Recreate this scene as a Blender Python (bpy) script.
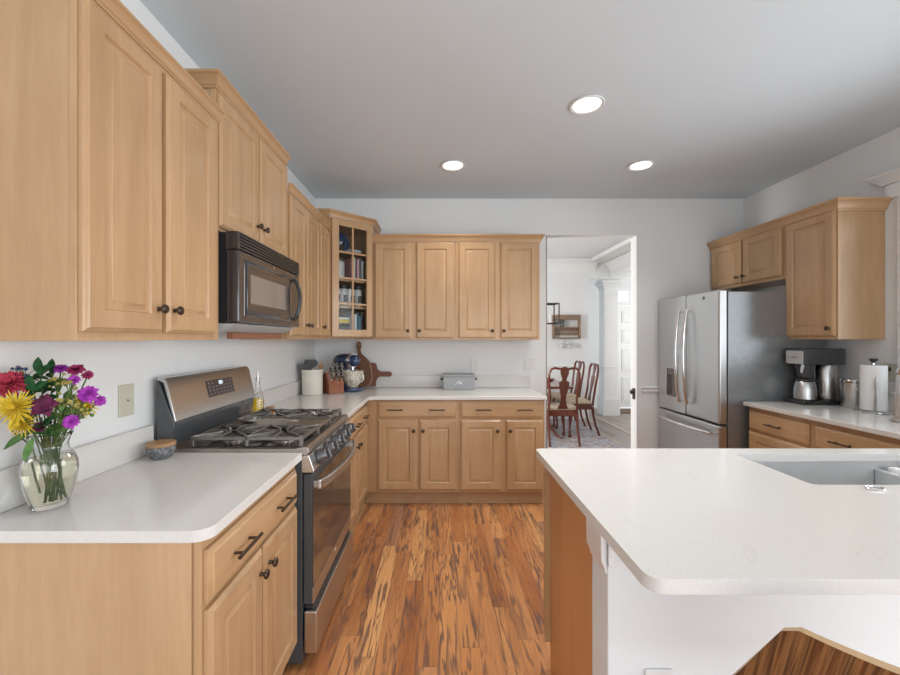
import bpy, bmesh, math, random
from mathutils import Vector, Matrix
random.seed(7)
PI = math.pi
for o in list(bpy.data.objects):
    bpy.data.objects.remove(o)
S = bpy.context.scene
COL = S.collection

# ------------------------------------------------------------------ camera, world, lights, exposure
cam_d = bpy.data.cameras.new('camera')
cam = bpy.data.objects.new('camera', cam_d)
COL.objects.link(cam)
cam.location = (0, 0, 1.39)
cam.rotation_euler = (PI / 2, 0, 0)
cam_d.sensor_width = 36.0
cam_d.lens = 16.2
cam_d.shift_x = 11 / 900
cam_d.shift_y = 1 / 900
cam_d.clip_start = 0.03
S.camera = cam

world = bpy.data.worlds.new('world')
S.world = world
world.use_nodes = True
bg = world.node_tree.nodes['Background']
bg.inputs[0].default_value = (0.80, 0.90, 1.0, 1)
bg.inputs[1].default_value = 1.6

S.view_settings.view_transform = 'Standard'
S.view_settings.look = 'None'
S.view_settings.exposure = 0.14
S.view_settings.gamma = 1.0
S.view_settings.use_curve_mapping = False


def area(name, loc, rot, sx, sy, power, color=(1, 1, 1), spread=PI):
    l = bpy.data.lights.new(name, 'AREA')
    l.shape = 'RECTANGLE'
    l.size, l.size_y, l.energy, l.color = sx, sy, power, color
    l.spread = spread
    o = bpy.data.objects.new(name, l)
    COL.objects.link(o)
    o.location, o.rotation_euler = loc, rot
    return o


# daylight at the right wall window; the other area lamps are added, unseen fill
area('rear_fill_light', (0.9, -2.93, 1.08), (PI / 2, 0, 0), 3.6, 1.95, 29, (0.97, 0.985, 1.0))  # added fill at the unseen rear opening, set low for the floor
area('right_window_daylight', (2.93, 1.70, 1.70), (PI / 2, 0, PI / 2), 1.5, 1.15, 11, (0.97, 0.985, 1.0), 2.2)
area('right_rear_fill_light', (2.93, -1.35, 1.10), (PI / 2, 0, PI / 2), 2.4, 1.9, 69, (0.97, 0.985, 1.0))  # added behind the camera to light the left wall and backsplash
area('dining_fill_light', (-1.12, 4.6, 1.5), (PI / 2, 0, -PI / 2), 0.8, 1.7, 66, (1.0, 0.985, 0.96))  # added to brighten the dining room; no window known there
area('foyer_fill_light', (5.1, 6.6, 1.5), (PI / 2, 0, PI / 2), 1.6, 1.7, 42, (1.0, 0.985, 0.96))  # added out of view to brighten the foyer

# ------------------------------------------------------------------ node / material helpers


class NT:
    def __init__(self, name):
        self.m = bpy.data.materials.new(name)
        self.m.use_nodes = True
        self.t = self.m.node_tree
        self.b = self.t.nodes['Principled BSDF']

    def n(self, typ, ins=None, **props):
        nd = self.t.nodes.new(typ)
        for k, v in props.items():
            setattr(nd, k, v)
        for k, v in (ins or {}).items():
            self.set(nd, k, v)
        return nd

    def set(self, nd, k, v):
        s = nd.inputs[k]
        if isinstance(v, bpy.types.NodeSocket):
            self.t.links.new(v, s)
        else:
            s.default_value = v

    def math(self, op, a, b=None):
        nd = self.t.nodes.new('ShaderNodeMath')
        nd.operation = op
        self.set(nd, 0, a)
        if b is not None:
            self.set(nd, 1, b)
        return nd.outputs[0]

    def mix(self, f, a, b, blend='MIX'):
        nd = self.t.nodes.new('ShaderNodeMix')
        nd.data_type = 'RGBA'
        nd.blend_type = blend
        self.set(nd, 0, f)
        self.set(nd, 6, a)
        self.set(nd, 7, b)
        return nd.outputs[2]

    def ramp(self, f, stops):
        nd = self.t.nodes.new('ShaderNodeValToRGB')
        el = nd.color_ramp.elements
        while len(el) < len(stops):
            el.new(0.5)
        for e, (p, c) in zip(el, stops):
            e.position = p
            e.color = (*c, 1) if len(c) == 3 else c
        self.set(nd, 0, f)
        return nd.outputs[0]

    def coords(self, scale=(1, 1, 1), kind='Object', loc=(0, 0, 0)):
        tc = self.n('ShaderNodeTexCoord')
        mp = self.n('ShaderNodeMapping', {'Vector': tc.outputs[kind], 'Scale': scale, 'Location': loc})
        return mp.outputs[0]

    def noise(self, vec, scale=1, detail=3, rough=0.5, dist=0.0):
        nd = self.n('ShaderNodeTexNoise', {'Vector': vec, 'Scale': scale, 'Detail': detail, 'Roughness': rough, 'Distortion': dist})
        return nd.outputs[0]

    def p(self, **k):
        names = {'color': 'Base Color', 'rough': 'Roughness', 'metal': 'Metallic', 'trans': 'Transmission Weight',
                 'ior': 'IOR', 'coat': 'Coat Weight', 'coat_rough': 'Coat Roughness', 'emit': 'Emission Color',
                 'emit_s': 'Emission Strength', 'spec': 'Specular IOR Level', 'alpha': 'Alpha', 'normal': 'Normal',
                 'sheen': 'Sheen Weight', 'sss': 'Subsurface Weight'}
        for a, v in k.items():
            if isinstance(v, tuple) and len(v) == 3:
                v = (*v, 1)
            self.set(self.b, names[a], v)
        return self.m

    def bump(self, h, strength=0.1, dist=0.01):
        return self.n('ShaderNodeBump', {'Height': h, 'Strength': strength, 'Distance': dist}).outputs[0]


def plain(name, color, rough=0.5, metal=0.0, var=0.06, scale=30.0, **k):
    """painted / plastic / ceramic surface with a little procedural variation"""
    t = NT(name)
    v = t.coords()
    f = t.noise(v, scale, 3)
    lo = tuple(max(0, c * (1 - var)) for c in color)
    hi = tuple(min(1, c * (1 + var)) for c in color)
    t.p(color=t.ramp(f, [(0.3, lo), (0.7, hi)]), rough=rough, metal=metal, **k)
    return t.m


def maple(name, light, dark, sc, rough=0.30):
    t = NT(name)
    info = t.n('ShaderNodeObjectInfo')
    off = t.n('ShaderNodeVectorMath', {0: t.coords(), 1: info.outputs['Location']}, operation='ADD').outputs[0]
    rnd = t.math('MULTIPLY', info.outputs['Random'], 7.0)
    comb = t.n('ShaderNodeCombineXYZ', {0: rnd, 1: rnd, 2: rnd}).outputs[0]
    off = t.n('ShaderNodeVectorMath', {0: off, 1: comb}, operation='ADD').outputs[0]
    mp = t.n('ShaderNodeMapping', {'Vector': off, 'Scale': sc}).outputs[0]
    g1 = t.noise(mp, 1.0, 4, 0.55, 0.7)
    g2 = t.noise(mp, 9.0, 3, 0.6, 0.2)
    blotch = t.noise(off, 4.0, 2, 0.5)
    g = t.math('ADD', t.math('MULTIPLY', g1, 0.60), t.math('MULTIPLY', g2, 0.25))
    g = t.math('ADD', g, t.math('MULTIPLY', blotch, 0.25))
    c = t.ramp(g, [(0.36, dark), (0.55, tuple((a + b) / 2 for a, b in zip(light, dark))), (0.72, light)])
    hv = t.n('ShaderNodeHueSaturation', {'Color': c, 'Value': t.math('ADD', t.math('MULTIPLY', info.outputs['Random'], 0.08), 0.96)}).outputs[0]
    t.p(color=hv, rough=rough, coat=0.25, coat_rough=0.18, spec=0.4)
    return t.m


M = {}
MAPLE_L, MAPLE_D = (0.57, 0.365, 0.20), (0.44, 0.262, 0.130)
M['maple'] = maple('maple_upright_grain', MAPLE_L, MAPLE_D, (9, 9, 0.9))
M['maple_h'] = maple('maple_level_grain', MAPLE_L, MAPLE_D, (1.1, 1.1, 11))
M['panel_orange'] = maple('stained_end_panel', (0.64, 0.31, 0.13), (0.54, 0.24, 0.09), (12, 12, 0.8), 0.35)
M['crock_wood'] = maple('tan_wood', (0.42, 0.25, 0.12), (0.3, 0.16, 0.07), (20, 20, 4), 0.5)
M['walnut_board'] = maple('walnut_board', (0.23, 0.105, 0.05), (0.11, 0.045, 0.02), (6, 6, 1.5), 0.45)
M['cherry_board'] = maple('reddish_board', (0.22, 0.07, 0.035), (0.13, 0.04, 0.02), (1.5, 6, 6), 0.45)
M['pale_wood'] = maple('pale_wood_edge', (0.6, 0.42, 0.24), (0.45, 0.29, 0.15), (10, 10, 3), 0.5)
M['mahogany'] = maple('mahogany', (0.175, 0.045, 0.022), (0.085, 0.02, 0.011), (14, 14, 2), 0.15)
M['block_wood'] = maple('knife_block_wood', (0.33, 0.105, 0.04), (0.21, 0.06, 0.022), (14, 14, 2), 0.4)
M['rail_wood'] = maple('rail_wood', (0.36, 0.15, 0.075), (0.25, 0.09, 0.045), (4, 3, 12), 0.45)


def floor_mat(name, cols, dark, wid, length, contour, rough, amount):
    t = NT(name)
    tc = t.n('ShaderNodeTexCoord')
    sp = t.n('ShaderNodeSeparateXYZ', {0: tc.outputs['Object']})
    x, y = sp.outputs[0], sp.outputs[1]
    xs = t.math('DIVIDE', x, wid)
    idx = t.math('FLOOR', xs)
    r1 = t.n('ShaderNodeTexWhiteNoise', {'W': idx}, noise_dimensions='1D').outputs[0]
    ys = t.math('ADD', t.math('DIVIDE', y, length), t.math('MULTIPLY', r1, 7.3))
    row = t.math('FLOOR', ys)
    idv = t.n('ShaderNodeCombineXYZ', {0: idx, 1: row, 2: 0.0}).outputs[0]
    wn = t.n('ShaderNodeTexWhiteNoise', {'Vector': idv}, noise_dimensions='3D')
    rid = wn.outputs[0]
    shift = t.math('MULTIPLY', rid, 37.0)
    jv = t.n('ShaderNodeCombineXYZ', {0: t.math('ADD', t.math('MULTIPLY', x, 50.0), shift), 1: t.math('MULTIPLY', y, 2.2), 2: shift}).outputs[0]
    jag = t.math('MULTIPLY', t.noise(jv, 1.0, 2, 0.5), 0.95)
    gv = t.n('ShaderNodeCombineXYZ', {0: t.math('ADD', t.math('MULTIPLY', x, 9.0), shift), 1: t.math('ADD', t.math('ADD', t.math('MULTIPLY', y, 1.35), shift), jag), 2: shift}).outputs[0]
    n1 = t.noise(gv, 1.0, 2.5, 0.5, 0.35)
    rings = t.math('ABSOLUTE', t.math('SINE', t.math('MULTIPLY', n1, contour)))
    line = t.ramp(rings, [(0.0, (1, 1, 1)), (0.30, (0.8, 0.8, 0.8)), (0.72, (0, 0, 0))])
    mk = t.noise(gv, 0.75, 2, 0.5)
    mask = t.ramp(mk, [(0.36, (0.18, 0.18, 0.18)), (0.56, (0.95, 0.95, 0.95))])
    fine_v = t.n('ShaderNodeCombineXYZ', {0: t.math('MULTIPLY', x, 160.0), 1: t.math('ADD', t.math('MULTIPLY', y, 7.0), shift), 2: 0.0}).outputs[0]
    fine = t.noise(fine_v, 1.0, 4, 0.6)
    base = t.ramp(rid, [(i / (len(cols) - 1), c) for i, c in enumerate(cols)])
    soft = t.ramp(t.noise(gv, 0.5, 3, 0.55, 0.4), [(0.36, (0.62, 0.52, 0.48)), (0.5, (0.95, 0.93, 0.92)), (0.66, (1.15, 1.15, 1.15))])
    c = t.mix(0.85, base, soft, 'MULTIPLY')
    c = t.mix(0.5, c, t.ramp(fine, [(0.3, (0.70, 0.68, 0.66)), (0.65, (1.1, 1.1, 1.1))]), 'MULTIPLY')
    lf = t.math('MULTIPLY', t.math('MULTIPLY', line, mask), amount)
    c = t.mix(lf, c, (*dark, 1))
    fx = t.math('FRACT', xs)
    ex = t.math('MINIMUM', fx, t.math('SUBTRACT', 1.0, fx))
    fy = t.math('FRACT', ys)
    ey = t.math('MULTIPLY', t.math('MINIMUM', fy, t.math('SUBTRACT', 1.0, fy)), length / wid)
    e = t.math('MINIMUM', ex, ey)
    gap = t.ramp(e, [(0.0, (1, 1, 1)), (0.022, (0, 0, 0))])
    c = t.mix(t.math('MULTIPLY', gap, 0.55), c, (*tuple(d * 0.8 for d in dark), 1))
    t.p(color=c, rough=t.ramp(fine, [(0.2, (rough + 0.06,) * 3), (0.8, (rough - 0.04,) * 3)]), spec=0.45,
        normal=t.bump(t.math('SUBTRACT', fine, t.math('MULTIPLY', gap, 1.0)), 0.06, 0.002))
    return t.m


M['floor'] = floor_mat('hand_scraped_hardwood', [(0.38, 0.140, 0.052), (0.56, 0.250, 0.093), (0.66, 0.340, 0.140), (0.42, 0.165, 0.064), (0.60, 0.285, 0.112), (0.36, 0.18, 0.105)],
                       (0.115, 0.066, 0.058), 0.092, 0.95, 24.0, 0.27, 0.95)
M['floor_dining'] = floor_mat('grey_brown_hardwood', [(0.25, 0.205, 0.175), (0.31, 0.255, 0.22), (0.28, 0.23, 0.20)], (0.17, 0.13, 0.11), 0.09, 1.1, 24.0, 0.28, 0.4)

t = NT('white_quartz')
v = t.coords()
n1 = t.noise(v, 2.2, 6, 0.6, 1.6)
vein = t.ramp(t.math('ABSOLUTE', t.math('SUBTRACT', n1, 0.5)), [(0.0, (0.6, 0.6, 0.6)), (0.012, (0, 0, 0))])
msk = t.ramp(t.noise(v, 3.0, 2), [(0.52, (0, 0, 0)), (0.68, (1, 1, 1))])
fle = t.ramp(t.noise(v, 260.0, 1), [(0.3, (0.66, 0.64, 0.61)), (0.6, (0.70, 0.685, 0.66))])
t.p(color=t.mix(t.math('MULTIPLY', vein, t.math('MULTIPLY', msk, 0.55)), fle, (0.52, 0.48, 0.43, 1)), rough=0.13, spec=0.5)
M['quartz'] = t.m


def paint(name, color, rough=0.6):
    t = NT(name)
    v = t.coords()
    f = t.noise(v, 1.1, 2)
    lo = tuple(c * 0.975 for c in color)
    t.p(color=t.ramp(f, [(0.3, lo), (0.7, color)]), rough=rough, spec=0.3, normal=t.bump(t.noise(v, 180.0, 2), 0.04, 0.002))
    return t.m


M['wall'] = paint('pale_grey_wall_paint', (0.80, 0.81, 0.805))
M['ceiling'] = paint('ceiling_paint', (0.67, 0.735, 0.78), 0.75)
M['wall_dining'] = paint('white_wall_paint', (0.78, 0.785, 0.785))
M['trim'] = plain('white_trim_paint', (0.80, 0.80, 0.79), 0.35, var=0.02)
M['white_plaster'] = paint('white_knee_wall_paint', (0.78, 0.80, 0.81), 0.55)


def steel(name, color, rough, sc=(2, 2, 240), bump=0.02):
    t = NT(name)
    v = t.coords(sc)
    f = t.noise(v, 1.0, 2)
    r = t.ramp(f, [(0.3, (rough * 0.94,) * 3), (0.7, (rough * 1.06,) * 3)])
    t.p(color=t.ramp(f, [(0.3, tuple(c * 0.975 for c in color)), (0.7, color)]), rough=r, metal=1.0)
    return t.m


M['steel'] = steel('brushed_steel', (0.60, 0.595, 0.585), 0.30)
M['steel_front'] = steel('brushed_steel_upright', (0.56, 0.565, 0.57), 0.30, (420, 420, 1.5))
M['sink_steel'] = plain('satin_sink_steel', (0.66, 0.67, 0.675), 0.33, 0.55, var=0.04, scale=12.0)
M['chrome'] = steel('chrome', (0.80, 0.80, 0.80), 0.10, (5, 5, 5))
M['cook_steel'] = steel('cooktop_steel', (0.42, 0.385, 0.35), 0.32, (3, 200, 3))
M['bronze'] = plain('dark_bronze', (0.085, 0.06, 0.042), 0.36, 0.8)
M['backguard'] = plain('backguard_enamel', (0.06, 0.066, 0.072), 0.22, coat=0.4, coat_rough=0.1)
M['black_gloss'] = plain('black_gloss', (0.035, 0.033, 0.033), 0.10, coat=0.6, coat_rough=0.05)
M['range_side'] = plain('dark_grey_enamel', (0.055, 0.062, 0.068), 0.35)
M['fridge_side'] = plain('charcoal_fridge_side', (0.29, 0.305, 0.315), 0.28, 0.6, coat=0.3, coat_rough=0.15)
M['grate'] = plain('cast_iron', (0.24, 0.225, 0.21), 0.30, 0.7)
M['black_plastic'] = plain('black_plastic', (0.03, 0.03, 0.032), 0.38)
M['dark_grey'] = plain('dark_grey_plastic', (0.055, 0.055, 0.058), 0.35)
M['knob_grey'] = plain('knob_grey_metal', (0.16, 0.16, 0.165), 0.32, 0.8)
M['white_plastic'] = plain('white_plastic', (0.76, 0.76, 0.74), 0.4, var=0.02)
M['almond'] = plain('almond_plastic', (0.56, 0.545, 0.44), 0.4, var=0.02)
M['grey_plate'] = plain('light_grey_metal', (0.50, 0.50, 0.49), 0.4)
M['paper'] = plain('paper_towel', (0.80, 0.80, 0.795), 0.9, var=0.03)
M['cream'] = plain('cream_ceramic', (0.80, 0.77, 0.68), 0.22, var=0.03, coat=0.4)
M['navy'] = plain('navy_enamel', (0.020, 0.050, 0.125), 0.18, coat=0.8, coat_rough=0.05)
M['slate_box'] = plain('slate_grey_paint', (0.335, 0.345, 0.355), 0.5)
M['white_mark'] = plain('white_print', (0.8, 0.8, 0.8), 0.6, var=0.01)
M['dark_mark'] = plain('dark_print', (0.06, 0.06, 0.06), 0.6)
M['taupe'] = plain('taupe_plastic', (0.40, 0.345, 0.305), 0.4)
M['spatula'] = plain('charcoal_silicone', (0.085, 0.09, 0.095), 0.6)
M['cushion'] = plain('cream_seat_cloth', (0.56, 0.46, 0.34), 0.8, var=0.1)
M['mat_brown'] = plain('brown_doormat', (0.14, 0.095, 0.06), 0.9, var=0.2)
M['iron'] = plain('dark_iron', (0.045, 0.04, 0.035), 0.5, 0.6)
M['display'] = plain('dark_panel', (0.075, 0.058, 0.055), 0.2)

t = NT('speckled_stone')
v = t.coords()
t.p(color=t.ramp(t.noise(v, 90, 4, 0.7), [(0.35, (0.06, 0.065, 0.075)), (0.55, (0.17, 0.175, 0.185)), (0.7, (0.36, 0.36, 0.36))]), rough=0.6)
M['stone'] = t.m

t = NT('patterned_bowl_glaze')
v = t.coords()
t.p(color=t.ramp(t.noise(v, 38, 3, 0.6, 1.0), [(0.5, (0.72, 0.68, 0.58)), (0.6, (0.40, 0.33, 0.26))]), rough=0.2, coat=0.5)
M['bowl_pattern'] = t.m

t = NT('rug_pile')
v = t.coords()
n1 = t.noise(v, 5.0, 4, 0.6, 1.2)
n2 = t.noise(v, 22.0, 3)
c = t.ramp(n1, [(0.36, (0.13, 0.155, 0.22)), (0.46, (0.50, 0.50, 0.52)), (0.56, (0.36, 0.27, 0.26)), (0.66, (0.56, 0.55, 0.56))])
t.p(color=t.mix(0.4, c, t.ramp(n2, [(0.4, (0.4, 0.4, 0.45)), (0.6, (1, 1, 1))]), 'MULTIPLY'), rough=0.95)
M['rug'] = t.m

t = NT('zebra_veneer')
v = t.coords((42, 0.8, 1), 'UV')
n1 = t.noise(v, 1.0, 3, 0.6, 0.25)
v2 = t.coords((110, 2.5, 1), 'UV')
n2 = t.noise(v2, 1.0, 2)
c = t.ramp(n1, [(0.32, (0.035, 0.013, 0.007)), (0.44, (0.15, 0.055, 0.02)), (0.52, (0.30, 0.14, 0.05)), (0.60, (0.07, 0.026, 0.012)), (0.70, (0.34, 0.18, 0.075))])
t.p(color=t.mix(0.5, c, t.ramp(n2, [(0.35, (0.6, 0.6, 0.6)), (0.65, (1.1, 1.1, 1.1))]), 'MULTIPLY'), rough=0.28, coat=0.3)
M['veneer'] = t.m


def glass(name, color=(1, 1, 1), rough=0.0, ior=1.45):
    t = NT(name)
    f = t.noise(t.coords(), 3.0, 1)
    lo = tuple(c * 0.99 for c in color)
    t.p(color=t.ramp(f, [(0.3, lo), (0.7, color)]), rough=rough, trans=1.0, ior=ior)
    return t.m


M['glass'] = glass('clear_glass', (0.985, 0.99, 0.985))
M['water'] = glass('cloudy_vase_water', (0.94, 0.93, 0.76), 0.03, 1.33)
M['oil'] = glass('yellow_oil', (0.93, 0.66, 0.03), 0.0, 1.40)
M['amber'] = glass('amber_glass', (0.80, 0.36, 0.10), 0.15)

t = NT('thin_pane_glass')
gl = t.n('ShaderNodeBsdfGlossy', {'Color': (0.6, 0.6, 0.6, 1), 'Roughness': 0.02})
tr = t.n('ShaderNodeBsdfTransparent', {'Color': (0.96, 0.97, 0.97, 1)})
fr = t.n('ShaderNodeFresnel', {'IOR': 1.25})
mx = t.n('ShaderNodeMixShader', {0: fr.outputs[0], 1: tr.outputs[0], 2: gl.outputs[0]})
t.t.links.new(mx.outputs[0], t.t.nodes['Material Output'].inputs[0])
M['pane'] = t.m

t = NT('lamp_diffuser')
t.p(color=(0.9, 0.9, 0.88), emit=(1.0, 0.97, 0.90), emit_s=5.0)
M['lamp'] = t.m
t = NT('display_digits')
t.p(color=(0.5, 0.6, 0.7), emit=(0.75, 0.85, 1.0), emit_s=0.5)
M['digits'] = t.m


def petal(name, c1, c2):
    t = NT(name)
    f = t.noise(t.coords(), 60.0, 3)
    t.p(color=t.ramp(f, [(0.35, c1), (0.65, c2)]), rough=0.6, spec=0.2)
    return t.m


M['p_red'] = petal('raspberry_petals', (0.30, 0.02, 0.045), (0.50, 0.055, 0.09))
M['p_yellow'] = petal('yellow_petals', (0.62, 0.42, 0.02), (0.80, 0.62, 0.08))
M['p_plum'] = petal('plum_petals', (0.06, 0.008, 0.03), (0.15, 0.022, 0.07))
M['p_magenta'] = petal('magenta_petals', (0.26, 0.02, 0.30), (0.46, 0.07, 0.50))
M['p_rose'] = petal('rose_red_petals', (0.24, 0.02, 0.09), (0.42, 0.05, 0.14))
M['p_bud'] = petal('olive_buds', (0.22, 0.20, 0.05), (0.40, 0.36, 0.10))
M['leaf'] = petal('dark_leaf', (0.012, 0.055, 0.018), (0.03, 0.12, 0.035))
M['leaf_l'] = petal('light_leaf', (0.06, 0.15, 0.04), (0.13, 0.24, 0.07))
M['stem'] = petal('green_stem', (0.06, 0.12, 0.03), (0.14, 0.20, 0.06))

# ------------------------------------------------------------------ mesh helpers


class Fr:
    """local frame on a wall: u along the face, w outward, v up"""

    def __init__(self, o, U):
        self.o = Vector(o)
        self.U = Vector((U[0], U[1], 0)).normalized()
        self.N = self.U.cross(Vector((0, 0, 1)))

    def pt(self, u, w, v):
        return self.o + self.U * u + self.N * w + Vector((0, 0, v))


WF = Fr((0, 0, 0), (1, 0))
WF.N = Vector((0, 1, 0))    # plain world axes: u=x, w=y, v=z


class MB:
    def __init__(self):
        self.v, self.f, self.mi = [], [], []
        self.cur = 0

    def add(self, vs, fs):
        b = len(self.v)
        self.v += [Vector(p) for p in vs]
        for f in fs:
            self.f.append([b + i for i in f])
            self.mi.append(self.cur)
        return self

    def box(self, u0, u1, w0, w1, v0, v1, fr=WF):
        P = [fr.pt(u, w, v) for v in (v0, v1) for w in (w0, w1) for u in (u0, u1)]
        return self.add(P, [(0, 2, 3, 1), (4, 5, 7, 6), (0, 1, 5, 4), (2, 6, 7, 3), (0, 4, 6, 2), (1, 3, 7, 5)])

    def hexa(self, P):
        return self.add(P, [(0, 2, 3, 1), (4, 5, 7, 6), (0, 1, 5, 4), (2, 6, 7, 3), (0, 4, 6, 2), (1, 3, 7, 5)])

    def prism(self, poly, a, b, fr=WF, plane='uv'):
        """poly in the given plane, extruded along the third axis from a to b"""
        def q(p, c):
            if plane == 'uv':
                return fr.pt(p[0], c, p[1])
            if plane == 'uw':
                return fr.pt(p[0], p[1], c)
            return fr.pt(c, p[0], p[1])        # 'wv'
        n = len(poly)
        vs = [q(p, a) for p in poly] + [q(p, b) for p in poly]
        fs = [list(range(n))[::-1], list(range(n, 2 * n))]
        fs += [(i, (i + 1) % n, n + (i + 1) % n, n + i) for i in range(n)]
        return self.add(vs, fs)

    def lathe(self, prof, o=(0, 0, 0), axis=(0, 0, 1), seg=24, closed=False, sx=1.0, sy=1.0, ang=0.0):
        A = Vector(axis).normalized()
        X = A.orthogonal().normalized()
        if abs(A.z) > 0.99:
            X = Vector((math.cos(ang), math.sin(ang), 0))
        Y = A.cross(X)
        o = Vector(o)
        vs, fs = [], []
        for r, h in prof:
            for k in range(seg):
                a = 2 * PI * k / seg
                vs.append(o + A * h + X * (r * math.cos(a) * sx) + Y * (r * math.sin(a) * sy))
        m = len(prof)
        rng = m if closed else m - 1
        for i in range(rng):
            j = (i + 1) % m
            for k in range(seg):
                k2 = (k + 1) % seg
                fs.append((i * seg + k, i * seg + k2, j * seg + k2, j * seg + k))
        if not closed:
            if prof[0][0] > 1e-6:
                fs.append(list(range(seg))[::-1])
            if prof[-1][0] > 1e-6:
                fs.append([(m - 1) * seg + k for k in range(seg)])
        return self.add(vs, fs)

    def tube(self, pts, rad, seg=8, closed=False, flat=1.0):
        pts = [Vector(p) for p in pts]
        n = len(pts)
        rad = rad if isinstance(rad, (list, tuple)) else [rad] * n
        T = []
        for i in range(n):
            a = pts[(i - 1) % n] if (closed or i) else pts[0]
            b = pts[(i + 1) % n] if (closed or i < n - 1) else pts[-1]
            T.append((b - a).normalized())
        X = T[0].orthogonal().normalized()
        vs, fs = [], []
        for i in range(n):
            X = (X - T[i] * X.dot(T[i])).normalized()
            Y = T[i].cross(X)
            for k in range(seg):
                a = 2 * PI * k / seg
                vs.append(pts[i] + X * (rad[i] * math.cos(a)) + Y * (rad[i] * flat * math.sin(a)))
        for i in range(n if closed else n - 1):
            j = (i + 1) % n
            for k in range(seg):
                k2 = (k + 1) % seg
                fs.append((i * seg + k, i * seg + k2, j * seg + k2, j * seg + k))
        if not closed:
            fs.append(list(range(seg))[::-1])
            fs.append([(n - 1) * seg + k for k in range(seg)])
        return self.add(vs, fs)

    def door(self, fr, u0, u1, v0, v1, w0=0.001, th=0.020, st=0.055, panel=True):
        """raised-panel door or plain drawer front with a moulded edge"""
        if panel:
            rings = [(0, 0), (0, th - 0.009), (0.004, th - 0.006), (0.006, th - 0.005), (0.012, th), (st, th), (st + 0.003, th - 0.003),
                     (st + 0.005, th - 0.008), (st + 0.011, th - 0.009), (st + 0.013, th - 0.0085), (st + 0.026, th - 0.0025), (st + 0.028, th - 0.001)]
        else:
            rings = [(0, 0), (0, th - 0.010), (0.004, th - 0.007), (0.008, th - 0.006), (0.016, th)]
        vs, fs = [], []
        for d, w in rings:
            for (u, v) in ((u0 + d, v0 + d), (u1 - d, v0 + d), (u1 - d, v1 - d), (u0 + d, v1 - d)):
                vs.append(fr.pt(u, w0 + w, v))
        fs.append((0, 3, 2, 1))
        for i in range(len(rings) - 1):
            for k in range(4):
                k2 = (k + 1) % 4
                fs.append((i * 4 + k, i * 4 + k2, i * 4 + 4 + k2, i * 4 + 4 + k))
        b = (len(rings) - 1) * 4
        fs.append((b, b + 1, b + 2, b + 3))
        return self.add(vs, fs)

    def sweep(self, path, prof, z0, closed_prof=True):
        """mitred moulding: path = list of (x,y); profile (out, up) with 'out' to the right of travel"""
        P = [Vector((p[0], p[1], 0)) for p in path]
        n = len(P)
        vs, fs = [], []
        for i in range(n):
            d0 = (P[i] - P[i - 1]).normalized() if i else (P[1] - P[0]).normalized()
            d1 = (P[i + 1] - P[i]).normalized() if i < n - 1 else d0
            n0 = Vector((d0.y, -d0.x, 0))
            n1 = Vector((d1.y, -d1.x, 0))
            m = (n0 + n1)
            m = m / max(0.2, m.dot(n0)) if m.length > 1e-6 else n0
            for (o, h) in prof:
                vs.append(P[i] + m * o + Vector((0, 0, z0 + h)))
        k = len(prof)
        for i in range(n - 1):
            for j in range(k):
                j2 = (j + 1) % k
                fs.append((i * k + j, (i + 1) * k + j, (i + 1) * k + j2, i * k + j2))
        fs.append(list(range(k)))
        fs.append([(n - 1) * k + j for j in range(k)][::-1])
        return self.add(vs, fs)

    def blob(self, o, r, sz=1.0, seg=10, rings=6):
        prof = [(r * math.sin(PI * i / rings) + (0 if i in (0, rings) else 0), -r * sz * math.cos(PI * i / rings)) for i in range(rings + 1)]
        prof = [(max(a, 1e-7) if i in (0, rings) else a, h) for i, (a, h) in enumerate(prof)]
        return self.lathe(prof, o, seg=seg)

    def leaf(self, base, tip, width, up=(0, 0, 1), bend=0.2, n=6):
        base, tip = Vector(base), Vector(tip)
        d = tip - base
        L = d.length
        side = d.cross(Vector(up))
        if side.length < 1e-5:
            side = d.orthogonal()
        side.normalize()
        nn = side.cross(d).normalized()
        vs, fs = [], []
        for i in range(n + 1):
            t_ = i / n
            w = width * math.sin(PI * min(1, 0.06 + t_ * 0.94)) ** 0.8 * 0.5
            c = base + d * t_ + nn * (bend * L * math.sin(PI * t_) * 0.5)
            vs += [c - side * w + nn * w * 0.25, c, c + side * w + nn * w * 0.25]
        for i in range(n):
            for k in range(2):
                a = i * 3 + k
                fs.append((a, a + 1, a + 4, a + 3))
        # thickness: add underside
        b = len(vs)
        th = nn * 0.0006
        vs2 = [p - th for p in vs]
        fs2 = [tuple(b + i for i in f[::-1]) for f in fs]
        return self.add(vs + vs2, fs + fs2)


ORG = {}


def empty(name, loc, label=None, cat=None, group=None, rz=0.0):
    o = bpy.data.objects.new(name, None)
    COL.objects.link(o)
    o.location = loc
    o.rotation_euler = (0, 0, rz)
    o.empty_display_size = 0.05
    ORG[o.name] = Vector(loc)
    tag(o, label, cat, group)
    return o


def local(name, label=None, cat=None, group=None):
    o = empty(name, (0, 0, 0), label, cat, group)
    return o


def tag(o, label=None, cat=None, group=None, kind=None):
    if label:
        o['label'] = label
    if cat:
        o['category'] = cat
    if group:
        o['group'] = group
    if kind:
        o['kind'] = kind
    return o


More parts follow.
